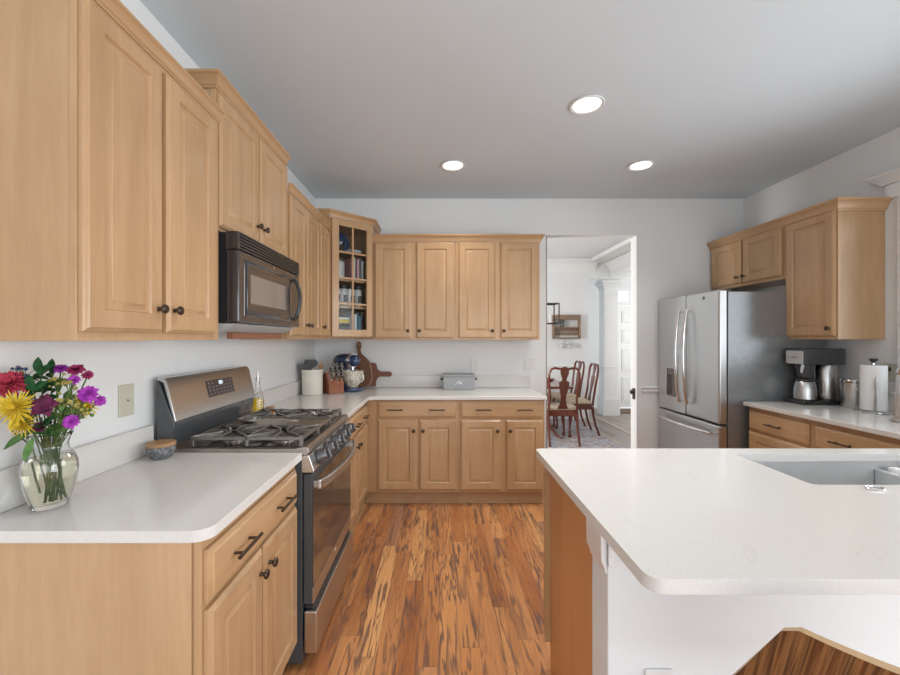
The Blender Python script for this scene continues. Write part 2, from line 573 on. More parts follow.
def obj(name, mb, mat, parent=None, bevel=0.0, seg=2, smooth=True, angle=35, label=None, org=None, solid=0.0, sub=0):
    me = bpy.data.meshes.new(name)
    if parent is not None:
        base = ORG[parent.name]
    elif org is not None:
        base = Vector(org)
    else:
        base = Vector((0, 0, 0))
    me.from_pydata([tuple(p - base) for p in mb.v], [], mb.f)
    me.update()
    bm = bmesh.new()
    bm.from_mesh(me)
    bmesh.ops.remove_doubles(bm, verts=bm.verts, dist=1e-6)
    bmesh.ops.recalc_face_normals(bm, faces=bm.faces)
    bm.to_mesh(me)
    bm.free()
    mats = mat if isinstance(mat, (list, tuple)) else [mat]
    for m_ in mats:
        me.materials.append(m_)
    if len(mats) > 1 and len(me.polygons) == len(mb.mi):
        for p, i in zip(me.polygons, mb.mi):
            p.material_index = i
    if smooth:
        for p in me.polygons:
            p.use_smooth = True
        me.set_sharp_from_angle(angle=math.radians(angle))
    o = bpy.data.objects.new(name, me)
    COL.objects.link(o)
    if parent is not None:
        o.parent = parent
    else:
        o.location = base
    ORG[o.name] = base
    if solid:
        md = o.modifiers.new('thickness', 'SOLIDIFY')
        md.thickness = solid
        md.offset = 0
    if sub:
        md = o.modifiers.new('subsurf', 'SUBSURF')
        md.levels = md.render_levels = sub
    if bevel:
        md = o.modifiers.new('bevel', 'BEVEL')
        md.width = bevel
        md.segments = seg
        md.limit_method = 'ANGLE'
        md.angle_limit = math.radians(40)
        md.harden_normals = True
    if label:
        o['label'] = label
    return o


def struct(name, mb, mat, bevel=0.0):
    o = obj(name, mb, mat, bevel=bevel)
    o['kind'] = 'structure'
    return o


def copy_tree(o, parent=None):
    c = o.copy()
    COL.objects.link(c)
    c.parent = parent
    for ch in list(o.children):
        copy_tree(ch, c)
    return c


def BX(*a, **k):
    return MB().box(*a, **k)


# ------------------------------------------------------------------ dimensions
XL, XR, YB, ZC = -1.21, 2.977, 3.96, 2.757
CT, CB = 0.915, 0.885          # counter top / underside
YR = -3.0                      # rear wall
YF = 8.05                      # foyer front wall

# ------------------------------------------------------------------ room shell
struct('floor', BX(XL, XR, YR, 4.02, -0.05, 0), M['floor'])
struct('floor.001', BX(XL, 5.2, 4.02, YF, -0.05, 0), M['floor_dining'])
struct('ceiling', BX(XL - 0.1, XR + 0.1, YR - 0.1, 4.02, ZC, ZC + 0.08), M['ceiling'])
struct('ceiling.001', BX(XL - 0.1, 5.3, 4.02, YF + 0.1, ZC, ZC + 0.08), M['wall_dining'])
w = BX(XL - 0.1, XL, YR, 4.2, 0, ZC)
w.box(XL - 0.1, XL, 5.0, YF, 0, ZC)
w.box(XL - 0.1, XL, 4.2, 5.0, 0, 0.65)  # opening added to match the dining fill lamp
w.box(XL - 0.1, XL, 4.2, 5.0, 2.35, ZC)
struct('wall_left', w, M['wall'])
OX0, OX1, OZ = 1.046, 1.942, 2.40
w = BX(XL, OX0, YB, YB + 0.115, 0, ZC)
w.box(OX1, XR + 0.1, YB, YB + 0.115, 0, ZC)
w.box(OX0, OX1, YB, YB + 0.115, OZ, ZC)
struct('wall_back', w, M['wall'])
# right wall with the sink-side window opening
WY0, WY1, WZ0, WZ1 = 0.98, 2.52, 1.12, 2.30
w = BX(XR, XR + 0.12, YR, -2.55, 0, ZC)
w.box(XR, XR + 0.12, -0.15, WY0, 0, ZC)
w.box(XR, XR + 0.12, -2.55, -0.15, 0, 0.14)  # unseen opening behind the camera, added for the right-rear fill lamp
w.box(XR, XR + 0.12, -2.55, -0.15, 2.06, ZC)
w.box(XR, XR + 0.12, WY1, YB, 0, ZC)
w.box(XR, XR + 0.12, WY0, WY1, 0, WZ0)
w.box(XR, XR + 0.12, WY0, WY1, WZ1, ZC)
struct('wall_right', w, M['wall'])
# unseen rear wall, wide opening made low so light reaches the floor
w = BX(XL, -0.95, YR - 0.1, YR, 0, ZC)
w.box(2.75, XR, YR - 0.1, YR, 0, ZC)
w.box(-0.95, 2.75, YR - 0.1, YR, 0, 0.06)
w.box(-0.95, 2.75, YR - 0.1, YR, 2.1, ZC)
struct('wall_rear', w, M['wall'])

# window on the right wall: frame, glass, casing with a crowned head
w = BX(XR + 0.03, XR + 0.08, WY0, WY1, WZ0, WZ0 + 0.05)
w.box(XR + 0.03, XR + 0.08, WY0, WY1, WZ1 - 0.05, WZ1)
for yy in (WY0, (WY0 + WY1) / 2 - 0.025, WY1 - 0.05):
    w.box(XR + 0.03, XR + 0.08, yy, yy + 0.05, WZ0, WZ1)
wn = struct('window_1', w, M['trim'], 0.003)
g = obj('glass_pane', BX(XR + 0.05, XR + 0.056, WY0 + 0.02, WY1 - 0.02, WZ0 + 0.02, WZ1 - 0.02), M['pane'], wn)
w = MB()
w.box(XR - 0.022, XR - 0.001, WY1, WY1 + 0.095, 1.05, WZ1 + 0.01)
w.box(XR - 0.022, XR - 0.001, WY0 - 0.095, WY0, 1.05, WZ1 + 0.01)
w.box(XR - 0.024, XR - 0.001, WY0 - 0.11, WY1 + 0.165, WZ1 + 0.01, WZ1 + 0.10)
CROWN_S = [(0, 0), (0.012, 0), (0.016, 0.012), (0.030, 0.022), (0.050, 0.048), (0.062, 0.056), (0.062, 0.07), (0, 0.07)]
w.sweep([(XR - 0.001, WY1 + 0.17), (XR - 0.024, WY1 + 0.17), (XR - 0.024, WY0 - 0.115), (XR - 0.001, WY0 - 0.115)], CROWN_S, WZ1 + 0.10)
w.box(XR - 0.05, XR - 0.001, WY0 - 0.11, WY1 + 0.11, 1.03, 1.055)
struct('trim_1', w, M['trim'], 0.003)

# chair rail and baseboards on the back wall
RAIL = [(0, 0), (0.010, 0.002), (0.014, 0.014), (0.010, 0.022), (0.012, 0.034), (0.020, 0.044), (0.018, 0.054), (0, 0.056)]
struct('trim_2', MB().sweep([(2.98, YB - 0.001), (OX1 + 0.03, YB - 0.001)][::-1], RAIL, 0.865), M['trim'])
struct('baseboard_back', BX(OX1 + 0.02, 2.95, YB - 0.015, YB - 0.001, 0, 0.11), M['trim'], 0.003)
# flat jamb liner of the opening (white, right side) and bronze latch
w = BX(OX1 - 0.012, OX1 - 0.001, YB - 0.004, YB + 0.118, 0, OZ - 0.001)
struct('trim_3', w, M['wall'], 0.002)
w = BX(OX0 + 0.001, OX0 + 0.010, YB - 0.002, YB + 0.117, 0, OZ - 0.001)
struct('trim_4', w, plain('brown_bead', (0.36, 0.31, 0.27), 0.5))  # one plain brown-grey colour along the opening edge
lt = empty('door_latch', (OX1 - 0.014, YB + 0.05, 0.86), 'dark bronze knob latch on the white jamb right of the dining doorway', 'latch')
obj('backplate', BX(OX1 - 0.020, OX1 - 0.013, YB + 0.02, YB + 0.07, 0.79, 0.90), M['bronze'], lt, 0.003)
obj('knob', MB().lathe([(0.010, 0), (0.008, 0.008), (0.020, 0.013), (0.024, 0.020), (0.018, 0.028), (1e-6, 0.029)], (OX1 - 0.020, YB + 0.045, 0.862), (-1, 0, 0)), M['bronze'], lt)

# dining room and foyer shell
DY = 7.0
struct('wall_dining', BX(XL, 2.586, DY, DY + 0.12, 0, ZC), M['wall_dining'])
w = BX(1.5, 3.42, YF, YF + 0.12, 0, ZC)
w.box(4.50, 5.2, YF, YF + 0.12, 0, ZC)
w.box(3.42, 4.50, YF, YF + 0.12, 2.40, ZC)
struct('wall_foyer', w, M['wall_dining'])
w = BX(5.2, 5.3, 3.9, 5.8, 0, ZC)
w.box(5.2, 5.3, 7.4, YF, 0, ZC)
w.box(5.2, 5.3, 5.8, 7.4, 0, 0.65)  # opening added to go with the foyer fill lamp
w.box(5.2, 5.3, 5.8, 7.4, 2.35, ZC)
struct('wall_foyer_right', w, M['wall_dining'])
struct('wall_foyer_near', BX(XR + 0.1, 5.3, YB, YB + 0.115, 0, ZC), M['wall_dining'])
w = MB().sweep([(XL, DY - 0.001), (2.586, DY - 0.001)], RAIL, 0.87)
struct('trim_5', w, M['trim'])
CROWN_D = [(0, 0), (0.014, 0), (0.018, 0.03), (0.03, 0.045), (0.05, 0.09), (0.09, 0.135), (0.105, 0.142), (0.11, 0.165), (0, 0.165)]
struct('trim_6', MB().sweep([(XL, DY - 0.001), (2.70, DY - 0.001)], CROWN_D, ZC - 0.228), M['trim'])
w = BX(2.96, 3.24, 4.08, 7.60, 2.44, ZC - 0.002)
w.box(2.586, 2.96, DY, DY + 0.28, 2.44, ZC - 0.002)
struct('trim_7', w, M['trim'], 0.006)
struct('trim_8', MB().sweep([(2.959, DY - 0.02), (2.959, 4.09)], CROWN_D, ZC - 0.235), M['trim'])
w = BX(2.58, 2.955, 4.08, DY - 0.12, 2.695, ZC - 0.002)
w.box(XL, 2.955, DY - 0.12, DY - 0.002, 2.695, ZC - 0.002)
struct('trim_12', w, M['trim'], 0.006)
struct('trim_9', MB().sweep([(1.6, YF - 0.001), (5.2, YF - 0.001)], CROWN_D, ZC - 0.17), M['trim'])
struct('baseboard_dining', BX(XL, 2.586, DY - 0.016, DY - 0.001, 0, 0.13), M['trim'], 0.004)
w = BX(1.5, 3.40, YF - 0.016, YF - 0.001, 0, 0.13)
struct('baseboard_foyer', w, M['trim'], 0.004)
struct('trim_10', BX(2.76, 2.82, 4.2, 8.0, 0.0005, 0.004), plain('pale_floor_strip', (0.42, 0.34, 0.29), 0.4))

c0 = empty('column', (3.105, 7.42, 0), 'square white column with panelled shaft between dining room and foyer', 'column')
obj('shaft', BX(2.98, 3.23, 7.30, 7.54, 0.33, 2.30), M['trim'], c0, 0.004)
b = BX(2.955, 3.255, 7.275, 7.565, 0, 0.30)
b.box(2.967, 3.243, 7.287, 7.553, 0.30, 0.335)
obj('plinth', b, M['trim'], c0, 0.005)
b = BX(2.967, 3.243, 7.287, 7.553, 0.865, 0.885)
obj('band', b, M['trim'], c0, 0.004)
b = BX(2.97, 3.24, 7.29, 7.55, 2.16, 2.18)
b.box(2.965, 3.245, 7.285, 7.555, 2.30, 2.34)
b.box(2.94, 3.27, 7.26, 7.58, 2.34, 2.385)
b.box(2.915, 3.295, 7.235, 7.605, 2.385, 2.438)
obj('capital', b, M['trim'], c0, 0.008)

# front door with transom
d = BX(3.53, 4.40, YF + 0.03, YF + 0.075, 0.01, 2.05)
dr = struct('door_1', d, M['trim'], 0.003)
df = Fr((3.53, YF + 0.03, 0), (1, 0))
for (a, b_) in ((0.12, 0.62), (0.74, 1.18), (1.30, 1.58), (1.70, 1.94)):
    for (u0, u1) in ((0.11, 0.38), (0.49, 0.76)):
        obj('panel', MB().door(df, u0, u1, a, b_, 0.0, 0.012, 0.018), M['trim'], dr)
w = BX(3.44, 3.528, YF - 0.02, YF + 0.08, 0, 2.38)
w.box(4.402, 4.49, YF - 0.02, YF + 0.08, 0, 2.38)
w.box(3.528, 4.402, YF - 0.02, YF + 0.08, 2.06, 2.13)
w.box(3.44, 4.49, YF - 0.02, YF + 0.08, 2.335, 2.40)
struct('trim_11', w, M['trim'], 0.003)
w = MB()
for xx in (3.528, 3.80, 4.09, 4.382):
    w.box(xx, xx + 0.02, YF + 0.03, YF + 0.06, 2.13, 2.335)
tw = struct('window_2', w, M['trim'], 0.002)
obj('glass_pane', BX(3.53, 4.40, YF + 0.042, YF + 0.046, 2.131, 2.334), M['pane'], tw)
w = empty('doormat', (3.75, 7.72, 0), None)
bpy.data.objects.remove(w)
tag(obj('doormat', BX(3.38, 4.2, 7.50, 7.98, 0.001, 0.016), M['mat_brown'], bevel=0.004, org=(3.8, 7.74, 0)), 'dark brown doormat on the foyer floor before the front door', 'mat')

# ------------------------------------------------------------------ ceiling downlights
LAMP_LABELS = ['largest and nearest of the round recessed ceiling lights', 'left of the two far recessed ceiling lights above the stove aisle',
               'right of the two far recessed ceiling lights towards the fridge', 'recessed ceiling light over the left aisle nearest the camera', 'recessed ceiling light over the sink end of the peninsula']
lamp0 = local('ceiling_downlight')
obj('trim_ring', MB().lathe([(0.088, 0.0), (0.096, -0.002), (0.099, -0.006), (0.094, -0.010), (0.080, -0.008), (0.076, -0.004), (0.076, 0.0)], (0, 0, -0.001), seg=40), M['trim'], lamp0)
obj('diffuser', MB().lathe([(0.076, -0.001), (0.076, -0.004), (1e-6, -0.006)], (0, 0, -0.001), seg=32), M['lamp'], lamp0)
LPOS = [(0.863, 2.361), (0.11, 3.19), (1.59, 3.19), (0.09, 1.42), (1.62, 1.42)]
for i, (lx, ly) in enumerate(LPOS):
    o = lamp0 if i == 0 else copy_tree(lamp0)
    o.location = (lx, ly, ZC)
    tag(o, LAMP_LABELS[i], 'ceiling light', 'recessed lights in the kitchen ceiling')
    l = bpy.data.lights.new('downlight_beam', 'AREA')
    l.shape = 'DISK'
    l.size = 0.14
    l.energy = (7.2, 3.6, 3.2, 4.6, 0.5)[i]
    l.spread = 1.9
    l.color = (1.0, 0.965, 0.915)
    lo = bpy.data.objects.new('downlight_beam', l)
    COL.objects.link(lo)
    lo.location = (lx, ly, ZC - 0.016)

# ------------------------------------------------------------------ cabinetry
KNOB = [(0.0075, 0), (0.0065, 0.004), (0.005, 0.011), (0.0075, 0.014), (0.014, 0.018), (0.0155, 0.022), (0.013, 0.027), (0.006, 0.030), (1e-6, 0.0305)]
CROWN = [(0, 0), (0.006, 0), (0.008, 0.008), (0.014, 0.012), (0.017, 0.024), (0.027, 0.042), (0.034, 0.048), (0.037, 0.050), (0.037, 0.062), (0, 0.062)]
DT = 0.020


def knob(fr, u, v, parent, w0=DT + 0.001):
    return obj('knob', MB().lathe(KNOB, fr.pt(u, w0, v), fr.N, seg=14), M['bronze'], parent)


def pull(fr, u, v, parent, half=0.064, w0=DT + 0.001):
    m = MB()
    m.tube([fr.pt(u - half, w0 + 0.028, v), fr.pt(u + half, w0 + 0.028, v)], 0.0055, 10)
    for s in (-1, 1):
        m.tube([fr.pt(u + s * half * 0.62, w0 - 0.0005, v), fr.pt(u + s * half * 0.62, w0 + 0.028, v)], 0.0045, 8)
    return obj('pull_handle', m, M['bronze'], parent)


def cab_box(root, fr, W, depth, v0, v1, bevel=0.0015):
    """carcass behind a face frame"""
    obj('carcass', BX(0.002, W - 0.002, -depth, -0.0195, v0, v1, fr=fr), M['maple'], root, bevel)
    obj('face_frame', BX(0.0, W, -0.019, 0, v0, v1, fr=fr), M['maple'], root, bevel)


def doors(root, fr, spec, v0, v1, st=0.055, kv=None):
    """spec: list of (u0, u1, knob side 'l'/'r'/None)"""
    for (u0, u1, side) in spec:
        d_ = obj('door', MB().door(fr, u0, u1, v0, v1, st=st), M['maple'], root)
        if side:
            knob(fr, u0 + 0.028 if side == 'l' else u1 - 0.028, kv, d_)


def drawer(root, fr, u0, u1, v0, v1, pulls, half=0.064):
    d_ = obj('drawer', MB().door(fr, u0, u1, v0, v1, panel=False), M['maple_h'], root)
    for u in pulls:
        pull(fr, u, (v0 + v1) / 2, d_, half)


UB, UT = 1.384, 2.268         # wall-cabinet bottom, carcass top
XF = -0.915                   # left wall face-frame plane
UTL = 2.300
LD = XF - XL - 0.002          # its depth
U_, V_ = (0, 1), None


def crown(root, path, z, scale=1.0):
    obj('crown_moulding', MB().sweep(path, [(a * scale, b * scale) for a, b in CROWN], z), M['maple_h'], root)


# 1 near left wall cabinet
Y0, Y1 = 1.021, 1.680
r = empty('wall_cabinet', (XF, Y0, UB), 'tall maple double-door wall cabinet nearest the camera at far left', 'cabinet')
fr = Fr((XF, Y0, 0), (0, 1))
cab_box(r, fr, Y1 - Y0, LD, UB, UTL)
doors(r, fr, [(0.005, 0.297, 'r'), (0.318, 0.612, 'l')], UB + 0.024, UTL - 0.032, 0.058, UB + 0.100)
crown(r, [(XF, Y1 - 0.001), (XF, Y0), (XL + 0.003, Y0)][::-1], UTL - 0.014, 0.72)
# 2 above the microwave
U2B, U2T = 1.846, 2.440
XF2 = -0.930
r = empty('wall_cabinet', (XF2, 1.683, U2B), 'short raised maple wall cabinet directly above the microwave', 'cabinet')
fr = Fr((XF2, 1.683, 0), (0, 1))
W = 2.448 - 1.683
cab_box(r, fr, W, XF2 - XL - 0.002, U2B, U2T)
doors(r, fr, [(0.008, 0.372, 'r'), (0.390, W - 0.008, 'l')], U2B + 0.014, U2T - 0.020, 0.058, U2B + 0.105)
crown(r, [(XL + 0.003, 1.683), (XF2, 1.683), (XF2, 2.448)], U2T - 0.010, 0.95)
# 3, 4 beyond the microwave
r = empty('wall_cabinet', (XF, 2.451, UB), 'maple double-door wall cabinet on the left wall just past the microwave', 'cabinet')
fr = Fr((XF, 2.451, 0), (0, 1))
cab_box(r, fr, 0.625, LD, UB, UTL)
doors(r, fr, [(0.006, 0.303, 'r'), (0.315, 0.617, 'l')], UB + 0.022, UTL - 0.032, 0.058, UB + 0.095)
crown(r, [(XF, 2.451), (XF, 3.076)], UTL - 0.014, 0.72)
r = empty('wall_cabinet', (XF, 3.078, UB), 'narrow single-door maple wall cabinet left of the glass corner cabinet', 'cabinet')
fr = Fr((XF, 3.078, 0), (0, 1))
cab_box(r, fr, 0.268, LD, UB, UTL)
doors(r, fr, [(0.006, 0.262, 'l')], UB + 0.022, UTL - 0.032, 0.052, UB + 0.095)
crown(r, [(XF, 3.078), (XF, 3.346)], UTL - 0.014, 0.72)

# 5 corner cabinet with glazed door (hollow, three shelves)
A_ = Vector((-0.905, 3.352, 0))
B_ = Vector((-0.598, 3.640, 0))
CZT = 2.405
r = empty('corner_cabinet', (A_.x, A_.y, UB), 'maple corner wall cabinet with a glazed eight-pane door and books inside', 'cabinet')
fc = Fr(A_, (B_ - A_)[:2])
CW = (B_ - A_).length
pent = [(XL + 0.002, YB - 0.002), (XL + 0.002, A_.y), (A_.x, A_.y), (B_.x, B_.y), (B_.x, YB - 0.002)]
m = MB()
m.prism(pent, UB, UB + 0.02, plane='uw')
m.prism(pent, CZT - 0.02, CZT, plane='uw')
m.box(XL + 0.002, A_.x - 0.004, A_.y, A_.y + 0.015, UB + 0.02, CZT - 0.02)
m.box(B_.x - 0.015, B_.x, B_.y + 0.006, YB - 0.002, UB + 0.02, CZT - 0.02)
m.box(XL + 0.002, XL + 0.012, A_.y + 0.015, YB - 0.002, UB + 0.02, CZT - 0.02)
m.box(XL + 0.012, B_.x - 0.015, YB - 0.012, YB - 0.002, UB + 0.02, CZT - 0.02)
obj('carcass', m, M['maple'], r)
m = MB()
for (a, b_, c_, d_) in ((0, 0.042, UB, CZT), (CW - 0.042, CW, UB, CZT), (0.042, CW - 0.042, UB, UB + 0.035), (0.042, CW - 0.042, CZT - 0.05, CZT)):
    m.box(a, b_, -0.018, 0, c_, d_, fr=fc)
obj('face_frame', m, M['maple'], r, 0.001)
SH = [UB + 0.020, 1.668, 1.900, 2.140]
ins = [(XL + 0.014, YB - 0.014), (XL + 0.014, A_.y + 0.017), (A_.x - 0.012, A_.y + 0.017), (B_.x - 0.018, B_.y + 0.016), (B_.x - 0.018, YB - 0.014)]
for z in SH[1:]:
    obj('shelf', MB().prism(ins, z - 0.018, z, plane='uw'), M['maple_h'], r, 0.001)
du0, du1, dv0, dv1 = 0.012, CW - 0.012, UB + 0.022, CZT - 0.016
dd = empty('x', (0, 0, 0))
bpy.data.objects.remove(dd)
m = MB()
sw = 0.060
for (a, b_, c_, d_) in ((du0, du0 + sw, dv0, dv1), (du1 - sw, du1, dv0, dv1), (du0 + sw, du1 - sw, dv0, dv0 + sw), (du0 + sw, du1 - sw, dv1 - 0.048, dv1)):
    m.box(a, b_, 0.001, 0.021, c_, d_, fr=fc)
gd = obj('glazed_door', m, M['maple'], r, 0.003)
m = MB()
gu0, gu1, gv0, gv1 = du0 + sw, du1 - sw, dv0 + sw, dv1 - 0.048
m.box((gu0 + gu1) / 2 - 0.008, (gu0 + gu1) / 2 + 0.008, 0.004, 0.018, gv0, gv1, fr=fc)
for k in (1, 2, 3):
    z = gv0 + (gv1 - gv0) * k / 4
    m.box(gu0, gu1, 0.005, 0.017, z - 0.008, z + 0.008, fr=fc)
obj('glazing_bars', m, M['maple'], gd, 0.002)
obj('glass_pane', BX(gu0 - 0.005, gu1 + 0.005, 0.008, 0.011, gv0 - 0.005, gv1 + 0.005, fr=fc), M['pane'], gd)
crown(r, [(XL + 0.003, A_.y), (A_.x, A_.y), (B_.x, B_.y), (B_.x, YB - 0.003)], CZT - 0.010, 0.98)

# 6, 7 back wall cabinets
YFB = 3.640
BD = YB - YFB - 0.002
for (xa, xb, spec, lab) in ((-0.595, 0.145, [(0.018, 0.345, 'r'), (0.392, 0.722, 'l')], 'left maple double-door wall cabinet on the back wall beside the glass corner cabinet'),
                            (0.147, 0.905, [(0.028, 0.357, 'r'), (0.404, 0.740, 'l')], 'right maple double-door wall cabinet on the back wall beside the dining doorway')):
    r = empty('wall_cabinet', (xa, YFB, UB - 0.006), lab, 'cabinet')
    fr = Fr((xa, YFB, 0), (1, 0))
    cab_box(r, fr, xb - xa, BD, UB - 0.006, UT)
    doors(r, fr, spec, UB + 0.010, UT - 0.018, 0.058, UB + 0.075)
    path = [(xa, YFB), (xb, YFB)]
    if xb > 0.5:
        path.append((xb, YB - 0.003))
    crown(r, path, UT - 0.016, 1.1)

# 8, 9 right wall cabinets
XFR = 2.660
DR = XR - XFR - 0.002
r = empty('wall_cabinet', (XFR, 3.11, UB), 'tall single-door maple wall cabinet on the right wall above the coffee maker', 'cabinet')
fr = Fr((XFR, 3.11, 0), (0, -1))
cab_box(r, fr, 0.41, DR, UB, UT)
doors(r, fr, [(0.020, 0.400, 'r')], UB + 0.022, UT - 0.012, 0.06, UB + 0.075)
crown(r, [(XFR, 3.11), (XFR, 2.70), (XR - 0.003, 2.70)], UT - 0.026, 1.25)
r = empty('wall_cabinet', (XFR, 3.95, 1.85), 'short maple double-door wall cabinet above the refrigerator', 'cabinet')
fr = Fr((XFR, 3.955, 0), (0, -1))
cab_box(r, fr, 0.843, DR, 1.85, UT)
doors(r, fr, [(0.020, 0.405, 'r'), (0.425, 0.825, 'l')], 1.875, UT - 0.012, 0.06, 1.93)
crown(r, [(XFR, 3.955), (XFR, 3.112)], UT - 0.026, 1.25)

# base cabinets --------------------------------------------------
XB = -0.600       # left base face-frame plane
TK = 0.115        # toe kick


def base(label, fr, W, depth, toe=0.058, toe0=0.0, toe1=0.0):
    r_ = empty('base_cabinet', fr.pt(0, 0, 0), label, 'cabinet')
    obj('carcass', BX(0.002, W - 0.002, -depth, -0.0195, TK, CB - 0.001, fr=fr), M['maple'], r_, 0.001)
    obj('face_frame', BX(0, W, -0.019, 0, TK, CB - 0.001, fr=fr), M['maple'], r_, 0.0015)
    m_ = BX(toe0, W - toe1, -depth, -toe, 0.001, TK - 0.0005, fr=fr)
    m_.box(toe0, W - toe1, -toe, -toe + 0.012, 0.001, 0.018, fr=fr)
    obj('toe_kick', m_, M['maple_h'], r_, 0.002)
    return r_


LBD = XB - XL - 0.002
# near left
fr = Fr((XB, 1.020, 0), (0, 1))
W = 1.686 - 1.020
r = base('maple base cabinet with plain end panel at the near left, under the vase counter', fr, W, LBD)
m = BX(-0.006, -0.001, -LBD, -0.021, 0.002, CB - 0.001, fr=fr)
obj('end_panel', m, M['maple'], r, 0.001)
drawer(r, fr, 0.010, W - 0.022, 0.715, 0.852, (0.17, 0.475), 0.07)
doors(r, fr, [(0.010, 0.318, 'r'), (0.332, W - 0.022, 'l')], TK + 0.025, 0.698, 0.060, 0.628)
# far left
fr = Fr((XB, 2.434, 0), (0, 1))
W = 3.362 - 2.434
r = base('maple base cabinet on the left wall between the range and the inside corner', fr, W, LBD, toe=0.02)
drawer(r, fr, 0.030, 0.855, 0.715, 0.852, (0.40, 0.70))
doors(r, fr, [(0.030, 0.430, 'r'), (0.455, 0.855, 'l')], TK + 0.025, 0.698, 0.060, 0.628)
# back run
YBF = 3.362
BBD = YB - YBF - 0.002
fr = Fr((-0.597, YBF, 0), (1, 0))
W = 0.756
r = base('left of the two maple base cabinets on the back wall, beside the inside corner', fr, W, BBD, toe0=-0.05)
drawer(r, fr, 0.091, 0.739, 0.735, 0.872, (0.236, 0.581))
doors(r, fr, [(0.091, 0.416, 'r'), (0.438, 0.739, 'l')], TK + 0.022, 0.715, 0.060, 0.630)
fr = Fr((0.160, YBF, 0), (1, 0))
W = 0.715
r = base('right of the two maple base cabinets on the back wall, beside the doorway', fr, W, BBD)
drawer(r, fr, 0.018, 0.700, 0.735, 0.872, (0.205, 0.545))
doors(r, fr, [(0.018, 0.350, 'r'), (0.398, 0.700, 'l')], TK + 0.022, 0.715, 0.060, 0.630)
# right run
XRB = 2.338
RD = XR - XRB - 0.002
fr = Fr((XRB, 3.050, 0), (0, -1))
r = base('maple base cabinet beside the refrigerator under the coffee maker', fr, 0.528, RD)
drawer(r, fr, 0.012, 0.505, 0.715, 0.852, (0.26,))
doors(r, fr, [(0.012, 0.505, 'r')], TK + 0.025, 0.698, 0.060, 0.628)
fr = Fr((XRB, 2.520, 0), (0, -1))
r = base('maple base cabinet on the right wall under the paper towel holder', fr, 0.765, RD)
drawer(r, fr, 0.012, 0.745, 0.715, 0.852, (0.20, 0.56))
doors(r, fr, [(0.012, 0.370, 'r'), (0.390, 0.745, 'l')], TK + 0.025, 0.698, 0.060, 0.628)


# countertops --------------------------------------------------
def slab(name, poly, label, hole=None, org=None):
    bm = bmesh.new()

    def loop(pts):
        vs = [bm.verts.new((x, y, 0)) for x, y in pts]
        return [bm.edges.new((vs[i], vs[(i + 1) % len(vs)])) for i in range(len(vs))]
    ed = loop(poly)
    if hole:
        ed += loop(hole)
    bmesh.ops.triangle_fill(bm, use_beauty=True, use_dissolve=False, edges=ed)
    m_ = MB()
    top, idx = [], {}
    bm.verts.ensure_lookup_table()
    for i, v_ in enumerate(bm.verts):
        idx[v_] = i
        top.append((v_.co.x, v_.co.y))
    n = len(top)
    vs = [(x, y, CT) for x, y in top] + [(x, y, CB) for x, y in top]
    fs = []
    for f in bm.faces:
        ii = [idx[v_] for v_ in f.verts]
        fs.append(ii)
        fs.append([i + n for i in ii[::-1]])
    for e in bm.edges:
        if len(e.link_faces) == 1:
            a, b_ = idx[e.verts[0]], idx[e.verts[1]]
            fs.append((a, b_, b_ + n, a + n))
    bm.free()
    m_.add(vs, fs)
    root = empty(name, org, label, 'countertop')
    obj('slab', m_, M['quartz'], root, 0.005, 3)
    return root


def arc(cx, cy, rr, a0, a1, n=6):
    return [(cx + rr * math.cos(math.radians(a0 + (a1 - a0) * i / n)), cy + rr * math.sin(math.radians(a0 + (a1 - a0) * i / n))) for i in range(n + 1)]


XC = -0.570
SPT = 1.030
r = slab('countertop', [(XL + 0.002, 0.998)] + arc(XC - 0.045, 0.998 + 0.045, 0.045, -90, 0) + [(XC, 1.688), (XL + 0.002, 1.688)],
         'white quartz countertop at the near left carrying the vase of flowers', org=(XC, 1.0, CB))
obj('upstand', BX(XL + 0.002, XL + 0.022, 0.998, 1.688, CT + 0.0005, SPT), M['quartz'], r, 0.002)
yc = 3.318
r = slab('countertop', [(XL + 0.002, 2.432), (XC, 2.432), (XC, yc - 0.045), (XC + 0.006, yc - 0.022), (XC + 0.022, yc - 0.006), (XC + 0.045, yc), (0.888, yc), (0.888, YB - 0.002), (XL + 0.002, YB - 0.002)],
         'L-shaped white quartz countertop from the range round the corner along the back wall', org=(XC, yc, CB))
m = BX(XL + 0.002, XL + 0.022, 2.432, YB - 0.023, CT + 0.0005, SPT)
m.box(XL + 0.002, 0.888, YB - 0.022, YB - 0.002, CT + 0.0005, SPT)
obj('upstand', m, M['quartz'], r, 0.002)
r = slab('countertop', [(2.296, 1.754), (2.296, 3.060), (XR - 0.002, 3.060), (XR - 0.002, 1.754)], 'white quartz countertop on the right wall carrying the coffee maker', org=(2.315, 2.4, CB))
obj('upstand', BX(XR - 0.022, XR - 0.002, 1.754, 3.056, CT + 0.0005, SPT), M['quartz'], r, 0.002)
SX0, SX1, SY0, SY1 = 1.215, 2.06, 1.316, 1.665
hole = arc(SX0 + 0.02, SY0 + 0.02, 0.02, 180, 270, 4) + arc(SX1 - 0.02, SY0 + 0.02, 0.02, 270, 360, 4) + arc(SX1 - 0.02, SY1 - 0.02, 0.02, 0, 90, 4) + arc(SX0 + 0.02, SY1 - 0.02, 0.02, 90, 180, 4)
XI = 0.415
r = slab('countertop', arc(XI + 0.035, 0.798 + 0.035, 0.035, 180, 270) + [(XR - 0.002, 0.798), (XR - 0.002, 1.750)] + arc(XI + 0.02, 1.750 - 0.02, 0.02, 90, 180),
         'big white quartz peninsula countertop in the right foreground with the sink cut-out', hole, org=(XI, 1.75, CB))

